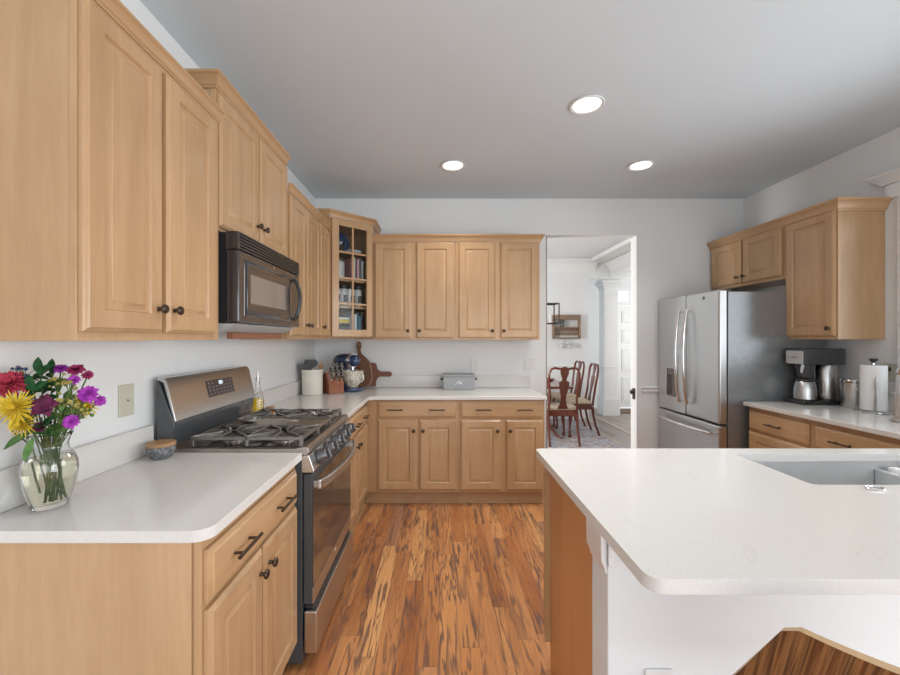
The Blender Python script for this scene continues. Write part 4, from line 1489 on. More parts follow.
flower('carn', fpos(76, 370, 0.0), 0.023, M['p_rose'], 'rose-red carnation highest at the right of the bouquet', (0.3, -0.6, 0.8))
flower('carn', fpos(88, 375, 0.01), 0.015, M['p_rose'], 'small rose-red carnation beside the highest one', (0.5, -0.6, 0.5))
flower('carn', fpos(40, 427, -0.07), 0.016, M['p_plum'], 'small plum blossom low at the front of the bouquet', (0.1, -0.9, 0.2))
flower('leaf', fpos(40, 374, -0.03), 0.048, M['leaf'], 'dark green leaf sprig standing up at the top of the bouquet')
flower('leaf', fpos(33, 391, -0.06), 0.048, M['leaf'], 'dark green leaf sprig behind the plum rose')
flower('leaf', fpos(52, 373, 0.0), 0.042, M['leaf'], 'dark green leaf sprig at the back of the bouquet top')
flower('leaf', fpos(44, 424, -0.08), 0.034, M['leaf'], 'dark green leaf sprig low at the front above the vase rim')
flower('leaf', fpos(66, 402, -0.02), 0.038, M['leaf_l'], 'lighter green leaf sprig in the middle of the bouquet')
flower('leaf', fpos(60, 426, -0.06), 0.034, M['leaf_l'], 'lighter green leaf sprig low at the right front of the vase rim')
flower('leaf', fpos(30, 418, -0.06), 0.036, M['leaf'], 'dark green leaf sprig behind the yellow spider mums')
flower('sprig', fpos(58, 385, -0.03), 0.030, M['p_bud'], 'olive bud sprig above the plum rose')
flower('sprig', fpos(70, 395, -0.05), 0.034, M['p_bud'], 'olive bud sprig right of the plum rose')
flower('sprig', fpos(72, 410, -0.06), 0.030, M['p_bud'], 'olive bud sprig below the largest magenta carnation')
flower('sprig', fpos(61, 415, -0.07), 0.030, M['leaf_l'], 'light green bud sprig at the front above the vase rim')
flower('sprig', fpos(78, 412, -0.03), 0.028, M['leaf_l'], 'light green bud sprig at the right above the vase rim')
flower('sprig', fpos(25, 376, -0.04), 0.022, M['navy'], 'dark blue berry sprig beside the raspberry chrysanthemum')
r = empty('drooping_leaf', (VX, VY, CT + 0.1), 'broad light green leaf drooping over the left of the vase rim', 'foliage', 'cut flowers in the glass vase')
obj('stem', MB().tube([(VX - 0.01, VY - 0.01, CT + 0.05), (VX - 0.028, VY - 0.022, CT + 0.176), (VX - 0.060, VY - 0.045, CT + 0.224), fpos(22, 438, -0.065)], 0.002, 6), M['stem'], r)
m = MB().leaf(fpos(30, 433, -0.065), fpos(3, 450, -0.085), 0.030, (0, -0.7, 0.7), 0.1)
m.leaf(fpos(33, 438, -0.07), fpos(24, 462, -0.085), 0.018, (0.5, -0.9, 0.1), 0.1)
obj('leaves', m, M['leaf_l'], r)

r = empty('salt_bowl', (-1.105, 1.610, CT), 'small speckled grey stone bowl with a wooden lid beside the range', 'bowl')
obj('bowl', MB().lathe([(1e-6, 0.001), (0.030, 0.001), (0.041, 0.010), (0.050, 0.030), (0.051, 0.042), (0.048, 0.050), (1e-6, 0.050)], (-1.105, 1.610, CT), seg=32), M['stone'], r)
obj('lid', MB().lathe([(0.050, 0.0505), (0.052, 0.053), (0.052, 0.061), (0.049, 0.064), (1e-6, 0.064)], (-1.105, 1.610, CT), seg=32), M['crock_wood'], r)

# oil bottle and amber pot past the range
bx_, by_ = -1.115, 2.492
r = empty('oil_bottle', (bx_, by_, CT), 'slim clear glass bottle of yellow oil behind the range', 'bottle')
obj('bottle', MB().lathe([(1e-6, 0.001), (0.034, 0.001), (0.037, 0.006), (0.036, 0.10), (0.028, 0.135), (0.014, 0.165), (0.012, 0.215), (0.015, 0.220), (0.015, 0.232), (0.012, 0.233), (0.009, 0.215), (0.011, 0.165), (0.025, 0.133), (0.033, 0.10), (0.034, 0.01), (1e-6, 0.008)], (bx_, by_, CT), seg=26), M['glass'], r, angle=60)
obj('oil', MB().lathe([(1e-6, 0.0085), (0.0330, 0.0105), (0.0320, 0.100), (0.0290, 0.110), (1e-6, 0.110)], (bx_, by_, CT), seg=26), M['oil'], r, angle=60)
obj('stopper', MB().lathe([(0.008, 0.216), (0.0085, 0.236), (0.006, 0.250), (0.004, 0.275), (0.005, 0.285), (1e-6, 0.286)], (bx_, by_, CT), seg=14), M['steel'], r)
r = empty('spice_pot', (-1.055, 2.530, CT), 'small amber pot with a wooden lid beside the oil bottle', 'pot')
obj('pot', MB().lathe([(1e-6, 0.001), (0.022, 0.001), (0.026, 0.008), (0.026, 0.036), (1e-6, 0.037)], (-1.055, 2.530, CT), seg=22), M['amber'], r)
obj('lid', MB().lathe([(0.026, 0.0375), (0.027, 0.044), (0.020, 0.050), (1e-6, 0.051)], (-1.055, 2.530, CT), seg=22), M['crock_wood'], r)

# ------------------------------------------------------------------ corner group
cx_, cy_ = -1.080, 3.455
r = empty('utensil_crock', (cx_, cy_, CT), 'tall cream ceramic utensil crock in the far left corner', 'crock')
obj('crock', MB().lathe([(1e-6, 0.001), (0.084, 0.001), (0.087, 0.006), (0.087, 0.185), (0.092, 0.190), (0.094, 0.205), (0.090, 0.212), (0.083, 0.212), (0.081, 0.190), (0.081, 0.012), (1e-6, 0.010)], (cx_, cy_, CT), seg=36), M['cream'], r)
UT_ = [('spatula', (-0.022, -0.02), (-0.050, -0.035), 0.225, 'dark', 'wide charcoal spatula head at the left in the cream crock'),
       ('spatula', (0.005, 0.01), (-0.004, -0.02), 0.262, 'dark', 'charcoal slotted turner at the centre of the cream crock'),
       ('wooden_spoon', (0.03, 0.02), (0.066, 0.01), 0.240, 'wood', 'wooden spoon at the right of the cream crock'),
       ('wooden_spoon', (-0.035, 0.02), (-0.078, 0.02), 0.225, 'wood', 'wooden spoon leaning left out of the cream crock')]
for nm, b0, t0, hh, kd, lab in UT_:
    q = empty(nm, (cx_ + b0[0], cy_ + b0[1], CT + 0.014), lab, 'utensil', 'utensils in the cream crock')
    p0 = Vector((cx_ + b0[0], cy_ + b0[1], CT + 0.016))
    p1 = Vector((cx_ + t0[0], cy_ + t0[1], CT + hh - 0.03))
    dirv = (p1 - p0).normalized()
    obj('handle', MB().tube([p0, p1], 0.005, 8), M['crock_wood'] if kd == 'wood' else M['black_plastic'], q)
    hc = p1 + dirv * 0.028
    if kd == 'wood':
        obj('head', MB().lathe([(1e-6, -0.035), (0.018, -0.018), (0.024, 0.006), (0.018, 0.026), (1e-6, 0.034)], hc, dirv, seg=16, sy=0.4), M['crock_wood'], q)
    else:
        s = Vector((1, 0.1, 0)).normalized()
        n_ = dirv.cross(s)
        pts = [(-0.020, -0.034), (0.020, -0.034), (0.056, -0.010), (0.060, 0.016), (0.040, 0.038), (-0.040, 0.038), (-0.060, 0.016), (-0.056, -0.010)]
        mm = MB()
        k = len(pts)
        vs = [hc + s * a + dirv * b_ + n_ * e for e in (-0.004, 0.004) for a, b_ in pts]
        mm.add(vs, [list(range(k))[::-1], list(range(k, 2 * k))] + [(i, (i + 1) % k, k + (i + 1) % k, k + i) for i in range(k)])
        obj('head', mm, M['spatula'], q, 0.003)

# knife block
kx, ky = -0.915, 3.520
r = empty('knife_block', (kx, ky, CT), 'reddish-brown slanted wooden knife block beside the cream crock', 'knife block')
kfr = Fr((kx, ky, CT), (0.62, -0.785))
prof = [(-0.080, 0.001), (0.062, 0.001), (0.062, 0.090), (-0.010, 0.190), (-0.080, 0.160)]
m = MB().prism([(u, v) for u, v in prof], -0.068, 0.068, fr=kfr)
obj('block', m, M['block_wood'], r, 0.004)
ku = Vector((0.072, -0.10)).normalized()      # direction along slanted face (down)
kd_ = Vector((0.62, 0.78)).normalized()       # outward handle direction (u, v)
cnt = 0
for row in range(4):
    for c in range(3):
        s = 0.16 + row * 0.22
        u = 0.062 + (-0.010 - 0.062) * (1 - s)
        v = 0.090 + (0.190 - 0.090) * (1 - s)
        w_ = -0.044 + c * 0.044
        ln = 0.115 if row < 2 else 0.098
        p0 = kfr.pt(u + kd_.x * 0.001, w_, v + kd_.y * 0.001)
        p1 = kfr.pt(u + kd_.x * ln, w_, v + kd_.y * ln)
        pos = ['back', 'second', 'third', 'front'][row] + ' row, ' + ['left', 'middle', 'right'][c]
        q = empty('knife', p0, 'steel-handled knife in the slanted block: ' + pos, 'knife', 'knives in the wooden block')
        obj('handle', MB().tube([p0.lerp(p1, f) for f in (0.02, 0.3, 0.6, 1.0)], [0.0075, 0.0085, 0.0080, 0.0095], 8, flat=0.75), M['steel'], q)
        obj('rivet_band', MB().tube([p0.lerp(p1, 0.40), p0.lerp(p1, 0.62)], 0.0092, 8, flat=0.75), M['black_plastic'], q)
        cnt += 1

# stand mixer
mx, my = -0.832, 3.700
r = empty('stand_mixer', (mx, my, CT), 'navy blue stand mixer with a patterned cream bowl behind the knife block', 'mixer')
mfr = Fr((mx, my, CT), (0.84, -0.54))


def oval(m_, c, L, Wd, H, n=20, p=2.6):
    """rounded-capsule body along u"""
    vs, fs = [], []
    seg = 16
    for i in range(n + 1):
        s = -1 + 2 * i / n
        k = max(1e-4, (1 - abs(s) ** p)) ** (1 / p)
        for j in range(seg):
            a = 2 * PI * j / seg
            vs.append(mfr.pt(c[0] + s * L, c[1] + Wd * k * math.cos(a), c[2] + H * k * math.sin(a)))
    for i in range(n):
        for j in range(seg):
            j2 = (j + 1) % seg
            fs.append((i * seg + j, i * seg + j2, (i + 1) * seg + j2, (i + 1) * seg + j))
    m_.add(vs, fs)


m = MB()
oval(m, (-0.015, 0, 0.275), 0.155, 0.062, 0.062)
hd = obj('head', m, M['navy'], r, angle=60)
m = MB().lathe([(0.0655, -0.016), (0.0665, 0), (0.0655, 0.016)], mfr.pt(0.055, 0, 0.275), mfr.U, seg=28)
obj('chrome_band', m, M['chrome'], hd)
m = MB()
m.prism([(-0.150, 0.030), (-0.055, 0.030), (-0.050, 0.120), (-0.030, 0.235), (-0.140, 0.235), (-0.155, 0.120)], -0.045, 0.045, fr=mfr)
obj('column', m, M['navy'], r, 0.018, 4)
m = MB()
m.prism([(-0.165, -0.075), (-0.12, -0.10), (0.09, -0.095), (0.135, -0.06), (0.15, 0), (0.135, 0.06), (0.09, 0.095), (-0.12, 0.10), (-0.165, 0.075)], 0.001, 0.034, fr=mfr, plane='uw')
obj('base', m, M['navy'], r, 0.012, 4)
bp_ = mfr.pt(0.060, 0, 0.036)
bw = obj('bowl', MB().lathe([(1e-6, 0.002), (0.045, 0.001), (0.048, 0.012), (0.075, 0.040), (0.092, 0.085), (0.098, 0.135), (0.100, 0.150), (0.096, 0.150), (0.090, 0.090), (0.072, 0.046), (0.04, 0.018), (1e-6, 0.016)], bp_, seg=36), M['bowl_pattern'], r, angle=60)
hh_ = [bp_ + mfr.U * a * 0.9 + Vector((0, 0, b_)) for a, b_ in ((0.098, 0.130), (0.125, 0.132), (0.145, 0.110), (0.146, 0.075), (0.125, 0.055), (0.088, 0.056))]
obj('bowl_handle', MB().tube(hh_, 0.007, 8), M['cream'], bw)
obj('beater_shaft', MB().lathe([(0.018, 0.150), (0.018, 0.190)], bp_, seg=16), M['chrome'], r)

# cutting boards leaning on the wall
lean = 0.10


def board(name, poly, th, y_base, mat, edge, label, hole=None):
    """poly in (x, z-above-counter); leans back against the wall"""
    m = MB()

    def q(p, e):
        return Vector((p[0], y_base + p[1] * lean + e, CT + 0.002 + p[1]))
    n = len(poly)
    vs = [q(p, 0) for p in poly] + [q(p, th) for p in poly]
    m.add(vs, [list(range(n))[::-1], list(range(n, 2 * n))] + [(i, (i + 1) % n, n + (i + 1) % n, n + i) for i in range(n)])
    rt = empty(name, (poly[0][0], y_base, CT), label, 'cutting board')
    bo = obj('board', m, mat, rt, 0.004, 3)
    return rt, q


def pxx(px, d_):
    return (px - 439) * d_ / 405


yb1 = 3.855
k_ = yb1 / 405
out1 = [(357, 388), (352.5, 384), (354.5, 361), (357, 355), (356.6, 352), (355.2, 347.5), (355.6, 344), (357.8, 342.2), (360.2, 344), (360.6, 347.5), (359.6, 351), (360.5, 354.5), (365, 358.5), (369.2, 363), (370.2, 368), (372.0, 378), (371, 384), (367, 388)]
z0_ = 389.0
poly = [((x - 439) * k_, (z0_ - y) * k_ + 0.002) for x, y in out1]
rt, q = board('cutting_board', poly, 0.016, yb1, M['walnut_board'], None, 'tall walnut paddle board with upright handle leaning on the back wall')
hc = q(((357.9 - 439) * k_, (z0_ - 345.5) * k_), -0.0012)
obj('hanging_hole', MB().tube([hc + Vector((0.009 * math.cos(a), lean * 0.009 * math.sin(a), 0.010 * math.sin(a))) for a in [2 * PI * i / 18 for i in range(18)]], 0.0025, 6, closed=True), M['pale_wood'], rt)
edge = [((x - 439) * k_, (z0_ - y) * k_) for x, y in ((369.6, 364), (371.0, 370), (372.0, 378), (371, 383.6), (367, 387.6), (359, 387.8))]
obj('pale_edge', MB().tube([q(p, 0.003) for p in edge], 0.0035, 6), M['pale_wood'], rt)
yb2 = 3.890
k_ = yb2 / 405
out2 = [(360, 388), (360, 366), (362, 364.4), (373.5, 364.4), (376, 366), (377, 370.5), (380, 373.2), (389.5, 373.2), (391.6, 374.5), (391.6, 377.2), (389.5, 378.4), (380, 378), (377, 380), (375.8, 384), (375.8, 388)]
poly = [((x - 439) * k_, (z0_ - y) * k_ + 0.002) for x, y in out2]
board('cutting_board', poly, 0.016, yb2, M['cherry_board'], None, 'reddish paddle board with its handle pointing right behind the walnut one')

# slate-grey box on the back counter
gy0, gy1, gx0_, gx1_ = 3.735, 3.915, 0.040, 0.330
r = empty('storage_box', ((gx0_ + gx1_) / 2, gy0, CT), 'slate grey box with a white script emblem on the back counter', 'box')
obj('body', BX(gx0_, gx1_, gy0, gy1, CT + 0.001, CT + 0.122), M['slate_box'], r, 0.004)
obj('lid', BX(gx0_ - 0.004, gx1_ + 0.004, gy0 - 0.004, gy1 + 0.004, CT + 0.1225, CT + 0.142), M['slate_box'], r, 0.004)
for s, x_ in ((-1, gx0_), (1, gx1_)):
    obj('side_knob', MB().lathe([(0.006, 0), (0.006, 0.010), (0.013, 0.014), (0.013, 0.024), (1e-6, 0.026)], (x_ + s * 0.0005, (gy0 + gy1) / 2 - 0.02, CT + 0.095), (s, 0, 0), seg=14), M['bronze'], r)
m = MB()
ec = Vector(((gx0_ + gx1_) / 2, gy0 - 0.0008, CT + 0.060))
sw_ = [(-0.036, -0.014), (-0.022, 0.006), (-0.002, 0.016), (0.018, 0.012), (0.030, 0.014)]
m.tube([ec + Vector((a, 0, b_)) for a, b_ in sw_], [0.002, 0.0035, 0.005, 0.004, 0.001], 6)
sw_ = [(-0.012, -0.012), (0.000, 0.000), (0.014, 0.002), (0.030, -0.004), (0.040, -0.012)]
m.tube([ec + Vector((a, 0, b_)) for a, b_ in sw_], [0.0015, 0.004, 0.005, 0.003, 0.001], 6)
obj('emblem', m, M['white_mark'], r)

# ------------------------------------------------------------------ things in the glazed corner cabinet


def book(u0, u1, w0, w1, v0, v1, color, label, group):
    """a book in the corner cabinet frame; spine faces the door (w1)"""
    r_ = empty('book', fc.pt((u0 + u1) / 2, w0, v0), label, 'book', group)
    key = 'cover_%d_%d_%d' % tuple(int(c * 100) for c in color)
    if key not in M:
        M[key] = plain('book_' + key, color, 0.5)
    obj('pages', BX(u0 + 0.002, u1 - 0.002, w0, w1 - 0.002, v0 + 0.002, v1 - 0.002, fr=fc), M['paper'], r_)
    m_ = MB()
    t_ = 0.0018
    if (u1 - u0) < (v1 - v0):
        m_.box(u0, u0 + t_, w0, w1, v0, v1, fr=fc)
        m_.box(u1 - t_, u1, w0, w1, v0, v1, fr=fc)
    else:
        m_.box(u0, u1, w0, w1, v0, v0 + t_, fr=fc)
        m_.box(u0, u1, w0, w1, v1 - t_, v1, fr=fc)
    m_.box(u0, u1, w1 - t_, w1, v0, v1, fr=fc)
    obj('cover', m_, M[key], r_, smooth=False)


def cname(c):
    return c


e = 0.001
# bottom shelf: stack left, upright right
zz = SH[0] + e
for hgt, col, nm in ((0.030, (0.16, 0.10, 0.13), 'plum-covered book at the bottom of the lying stack'), (0.028, (0.33, 0.33, 0.35), 'grey book second from the bottom of the lying stack'),
                     (0.022, (0.10, 0.10, 0.11), 'black book in the middle of the lying stack'), (0.034, (0.03, 0.03, 0.03), 'thick black book under the yellow one in the stack'),
                     (0.030, (0.66, 0.50, 0.05), 'yellow book in the lying stack'), (0.020, (0.7, 0.68, 0.62), 'cream book second from the top of the lying stack'), (0.026, (0.04, 0.04, 0.045), 'black book topmost of the lying stack')):
    book(0.070, 0.205, -0.19, -0.032, zz, zz + hgt, col, nm + ' in the glass cabinet', 'books on the bottom shelf of the glass cabinet')
    zz += hgt + 0.0008
uu = 0.218
for wd, col, hg, nm in ((0.022, (0.72, 0.72, 0.70), 0.205, 'white upright book'), (0.016, (0.35, 0.45, 0.52), 0.19, 'pale blue upright book'), (0.020, (0.75, 0.75, 0.72), 0.20, 'second white upright book'),
                        (0.018, (0.05, 0.13, 0.20), 0.21, 'dark teal upright book'), (0.022, (0.09, 0.20, 0.26), 0.185, 'teal-blue upright book'), (0.018, (0.06, 0.06, 0.07), 0.205, 'black upright book')):
    book(uu, uu + wd, -0.19, -0.032, SH[0] + e, SH[0] + e + hg, col, nm + ' on the bottom shelf of the glass cabinet', 'books on the bottom shelf of the glass cabinet')
    uu += wd + 0.001
# second shelf: dark-lidded jars of flour and beans
for k, (u, nm) in enumerate(((0.105, 'left'), (0.178, 'second from left'), (0.250, 'third from left'), (0.322, 'right'))):
    r = empty('storage_jar', fc.pt(u, -0.085, SH[1]), nm + ' glass jar with black lid on the second shelf of the corner cabinet', 'jar', 'jars in the glass cabinet')
    c = fc.pt(u, -0.085, SH[1])
    obj('jar', MB().lathe([(1e-6, e), (0.031, e), (0.033, 0.006), (0.033, 0.150), (0.026, 0.158), (1e-6, 0.158)], c, seg=20), M['cream'] if k % 2 == 0 else M['grey_plate'], r)
    obj('lid', MB().lathe([(0.030, 0.1585), (0.032, 0.162), (0.032, 0.185), (1e-6, 0.187)], c, seg=20), M['black_plastic'], r)
    obj('label_patch', BX(u - 0.018, u + 0.018, -0.0525, -0.0510, SH[1] + 0.04, SH[1] + 0.10, fr=fc), M['dark_mark'], r)
# third shelf: clear canister left, upright books right
r = empty('glass_canister', fc.pt(0.13, -0.10, SH[2]), 'pale glass canister on the third shelf of the corner cabinet', 'canister')
c = fc.pt(0.130, -0.10, SH[2])
obj('canister', MB().lathe([(1e-6, e), (0.055, e), (0.058, 0.008), (0.058, 0.150), (0.05, 0.16), (1e-6, 0.16)], c, seg=26), plain('frosted_canister', (0.52, 0.52, 0.50), 0.25), r)
obj('lid', MB().lathe([(0.052, 0.1605), (0.056, 0.166), (0.050, 0.184), (0.012, 0.190), (1e-6, 0.20)], c, seg=26), M['steel'], r)
uu = 0.218
for wd, col, hg, nm in ((0.020, (0.45, 0.22, 0.22), 0.19, 'rose-coloured upright book'), (0.024, (0.62, 0.56, 0.52), 0.20, 'beige upright book'), (0.016, (0.10, 0.05, 0.08), 0.185, 'dark purple upright book'),
                        (0.022, (0.50, 0.30, 0.30), 0.195, 'pink upright book'), (0.022, (0.08, 0.08, 0.10), 0.20, 'black upright book'), (0.018, (0.55, 0.52, 0.50), 0.18, 'grey-beige upright book')):
    book(uu, uu + wd, -0.19, -0.032, SH[2] + e, SH[2] + e + hg, col, nm + ' on the third shelf of the glass cabinet', 'books on the third shelf of the glass cabinet')
    uu += wd + 0.001
# top shelf
pc = fc.pt(0.165, -0.150, SH[3] + 0.098)
o = obj('platter', MB().lathe([(1e-6, 0), (0.060, 0), (0.092, 0.012), (0.096, 0.016), (0.090, 0.017), (0.060, 0.006), (1e-6, 0.006)], pc, fc.N * 0.97 + Vector((0, 0, 0.24)), seg=36), M['navy'], None, org=fc.pt(0.165, -0.15, SH[3]))
tag(o, 'dark navy platter standing upright on the top shelf of the glass corner cabinet', 'platter')
pc = fc.pt(0.125, -0.075, SH[3])
o = obj('bowl', MB().lathe([(1e-6, e), (0.030, e), (0.034, 0.008), (0.054, 0.04), (0.060, 0.075), (0.057, 0.075), (0.05, 0.04), (1e-6, 0.014)], pc, seg=26), M['black_gloss'], None, org=pc)
tag(o, 'black bowl at the left of the top shelf in the glass corner cabinet', 'bowl')
for k in range(3):
    o = obj('plate', MB().lathe([(1e-6, 0.002), (0.05, 0.001), (0.075, 0.010), (0.075, 0.013), (0.05, 0.005), (1e-6, 0.005)], fc.pt(0.285, -0.11, SH[3] + e + k * 0.008), seg=28), M['white_plastic'], None, org=fc.pt(0.285, -0.11, SH[3] + e + k * 0.008))
    tag(o, ['bottom', 'middle', 'top'][k] + ' white plate of the stack on the top shelf of the glass cabinet', 'plate', 'plates in the glass cabinet')

# ------------------------------------------------------------------ right counter
CX0, CX1, CY0, CY1 = 2.605, 2.900, 2.885, 3.052
r = empty('coffee_maker', (CX0, CY0, CT), 'black and steel drip coffee maker with thermal carafe beside the refrigerator', 'coffee maker')
obj('base', BX(CX0 - 0.01, CX1, CY0 - 0.006, CY1, CT + 0.001, CT + 0.030), M['black_plastic'], r, 0.006)
tp = obj('head', BX(CX0 + 0.004, CX1, CY0, CY1, 1.203, 1.318), M['dark_grey'], r, 0.006)
obj('front_panel', BX(CX0 - 0.002, CX0 + 0.0035, CY0 + 0.012, CY1 - 0.012, 1.206, 1.300), M['grey_plate'], tp, 0.002)
mfx = Fr((CX0 - 0.0022, CY1 - 0.03, 0), (0, -1))
m = MB()
for k in range(5):
    m.box(0.03 + k * 0.010, 0.036 + k * 0.010, 0, 0.0006, 1.250, 1.258, fr=mfx)
obj('name_mark', m, M['dark_mark'], tp, smooth=False)
obj('rear_tower', BX(CX0 + 0.085, CX0 + 0.125, CY1 - 0.06, CY1 - 0.002, CT + 0.030, 1.203), M['black_plastic'], r, 0.004)
obj('water_tank', MB().lathe([(0.062, CT + 0.034), (0.064, CT + 0.04), (0.064, 1.196), (0.060, 1.203)], (CX1 - 0.068, (CY0 + CY1) / 2 - 0.002, 0), seg=32), M['steel'], r)
cc = (CX0 + 0.072, (CY0 + CY1) / 2 - 0.006)
obj('filter_basket', MB().lathe([(0.034, 1.105), (0.056, 1.185), (0.058, 1.203)], (*cc, 0), seg=28), M['dark_grey'], r)
m = MB().tube([(CX0 + 0.006, CY0 + 0.02, 1.20), (CX0 - 0.006, CY0 + 0.015, 1.175), (CX0 - 0.012, CY0 + 0.012, 1.145)], [0.010, 0.009, 0.007], 8)
obj('lever', m, M['grey_plate'], r)
cr = empty('carafe', (cc[0], cc[1], CT + 0.031), 'stainless thermal carafe with black handle standing on the coffee maker', 'carafe')
obj('carafe_body', MB().lathe([(1e-6, 0.001), (0.062, 0.001), (0.066, 0.006), (0.065, 0.070), (0.057, 0.120), (0.050, 0.130), (1e-6, 0.130)], (cc[0], cc[1], CT + 0.031), seg=32), M['steel'], cr)
obj('lid', MB().lathe([(0.051, 0.1305), (0.054, 0.136), (0.050, 0.148), (0.02, 0.152), (1e-6, 0.152)], (cc[0], cc[1], CT + 0.031), seg=28), M['black_plastic'], cr)
hx = Vector((cc[0], cc[1], CT + 0.031))
hdv = Vector((0.55, -0.83, 0))
obj('handle', MB().tube([hx + hdv * a + Vector((0, 0, b_)) for a, b_ in ((0.046, 0.142), (0.080, 0.140), (0.088, 0.125), (0.088, 0.060), (0.082, 0.045))], 0.008, 8, flat=0.8), M['black_plastic'], cr)

kx, ky = 2.862, 2.792
r = empty('canister', (kx, ky, CT), 'stainless steel canister with a round medallion between coffee maker and towels', 'canister')
obj('body', MB().lathe([(1e-6, 0.001), (0.066, 0.001), (0.068, 0.005), (0.068, 0.172), (0.064, 0.175), (1e-6, 0.175)], (kx, ky, CT), seg=36), M['steel'], r)
obj('lid', MB().lathe([(0.064, 0.1755), (0.071, 0.178), (0.072, 0.188), (0.068, 0.194), (1e-6, 0.196)], (kx, ky, CT), seg=36), M['chrome'], r)
obj('medallion', MB().lathe([(0.017, 0), (0.017, 0.003), (0.012, 0.005), (1e-6, 0.005)], (kx - 0.028, ky - 0.0632, CT + 0.130), (-0.40, -0.92, 0), seg=20), M['chrome'], r)

tx, ty = 2.800, 2.610
r = empty('paper_towel_holder', (tx, ty, CT), 'steel paper towel holder with a black knob on the right counter', 'towel holder')
obj('base', MB().lathe([(0.086, 0.001), (0.090, 0.004), (0.088, 0.010), (0.02, 0.014), (1e-6, 0.014)], (tx, ty, CT), seg=40), M['chrome'], r)
obj('rod', MB().lathe([(0.008, 0.013), (0.008, 0.318)], (tx, ty, CT), seg=12), M['chrome'], r)
obj('knob', MB().lathe([(0.010, 0.3185), (0.012, 0.325), (0.022, 0.337), (0.020, 0.345), (1e-6, 0.347)], (tx, ty, CT), seg=18), M['black_plastic'], r)
apx, apy = tx - 0.052, ty - 0.060
obj('tension_arm', MB().tube([(apx, apy, CT + 0.010), (apx, apy, CT + 0.06), (apx + 0.004, apy + 0.003, CT + 0.13), (apx + 0.006, apy + 0.003, CT + 0.19), (apx + 0.012, apy + 0.002, CT + 0.235)], [0.020, 0.018, 0.011, 0.019, 0.006], 12, flat=0.4), M['steel'], r)
o = obj('paper_towel_roll', MB().lathe([(0.021, 0.015), (0.062, 0.015), (0.063, 0.018), (0.063, 0.300), (0.062, 0.303), (0.021, 0.303)], (tx, ty, CT), seg=44, closed=True), M['paper'], None, org=(tx, ty, CT))
tag(o, 'white paper towel roll standing on the steel holder', 'paper towels')

px_, py_ = 2.632, 2.300
r = empty('pepper_mill', (px_, py_, CT), 'tall taupe and clear mill with chrome top at the right edge of the photo', 'mill')
obj('foot', MB().lathe([(1e-6, 0.001), (0.044, 0.001), (0.046, 0.006), (0.040, 0.020), (0.030, 0.026)], (px_, py_, CT), seg=28), M['taupe'], r)
obj('body', MB().lathe([(0.029, 0.024), (0.033, 0.034), (0.033, 0.150), (0.030, 0.156)], (px_, py_, CT), seg=28), M['taupe'], r)
obj('reservoir', MB().lathe([(0.024, 0.1565), (0.026, 0.160), (0.026, 0.262), (0.022, 0.268)], (px_, py_, CT), seg=28), M['grey_plate'], r)
obj('cap', MB().lathe([(0.024, 0.2685), (0.026, 0.275), (0.026, 0.300), (0.020, 0.312), (1e-6, 0.314)], (px_, py_, CT), seg=28), M['chrome'], r)

# ------------------------------------------------------------------ bar stool in the foreground (bent-ply shell)
r = empty('bar_stool', (0.80, 0.72, 0), 'bar stool with a striped walnut plywood back in the bottom right foreground', 'stool')
tdir = Vector((0.838, -0.545, 0))
ndir = Vector((0.545, 0.838, 0))
Tm = Vector((0.5586, 0.639, 0.908)) + tdir * 0.185


def shell(s, v):
    """s across -1..1, v down 0..1: curved, reclined back that sweeps into the seat"""
    hw = 0.185 + 0.13 * min(1, v * 1.6) - 0.125 * max(0, (v - 0.55) / 0.45)
    if v < 0.62:
        q = v / 0.62
        dz = -0.27 * q
        dn = 0.095 * q
    else:
        q = (v - 0.62) / 0.38
        a = q * PI / 2
        dz = -0.27 - 0.12 * math.sin(a)
        dn = 0.095 + 0.24 * (1 - math.cos(a)) + 0.04 * q
    cup = 0.05 * (s * s) * (1 - 0.6 * v)
    return Tm + tdir * (s * hw) + ndir * (dn + cup) + Vector((0, 0, dz))


NS, NV = 26, 26
vs, fs = [], []
for j in range(NV + 1):
    for i in range(NS + 1):
        s, v = -1 + 2 * i / NS, j / NV
        cr_ = max(0.0, abs(s) - 0.93) / 0.07
        vv = max(v, 0.035 * (1 - math.sqrt(max(0, 1 - cr_ * cr_))))
        vs.append(shell(s, vv))
for j in range(NV):
    for i in range(NS):
        a = j * (NS + 1) + i
        fs.append((a, a + 1, a + NS + 2, a + NS + 1))
nf = len(fs)
# thickness: offset copy and a pale ply rim
cen = []
mtmp = bpy.data.meshes.new('tmp')
mtmp.from_pydata([tuple(p) for p in vs], [], fs)
mtmp.update()
nrm = [v_.normal.copy() for v_ in mtmp.vertices]
bpy.data.meshes.remove(mtmp)
vs2 = [p + n_ * 0.012 for p, n_ in zip(vs, nrm)]
b = len(vs)
m = MB()
m.add(vs + vs2, fs + [tuple(b + k for k in f[::-1]) for f in fs])
so = obj('shell', m, M['veneer'], r, angle=50)
uvl = so.data.uv_layers.new(name='UVMap')
for lp in so.data.loops:
    p = so.data.vertices[lp.vertex_index].co + ORG[r.name] - Tm
    uvl.data[lp.index].uv = ((p.dot(tdir) - 0.16 * p.z) * 2.0, -p.z * 2.0)
rimv, rimf = [], []
ring = [i for i in range(NS + 1)] + [(j + 1) * (NS + 1) - 1 for j in range(1, NV + 1)] + [NV * (NS + 1) + i for i in range(NS - 1, -1, -1)] + [j * (NS + 1) for j in range(NV - 1, 0, -1)]
nr = len(ring)
ctr = sum((vs[i] for i in ring), Vector()) / nr
for i in ring:
    outw = (vs[i] - ctr).normalized() * 0.0008
    rimv += [vs[i] + outw - nrm[i] * 0.0004, vs2[i] + outw + nrm[i] * 0.0004]
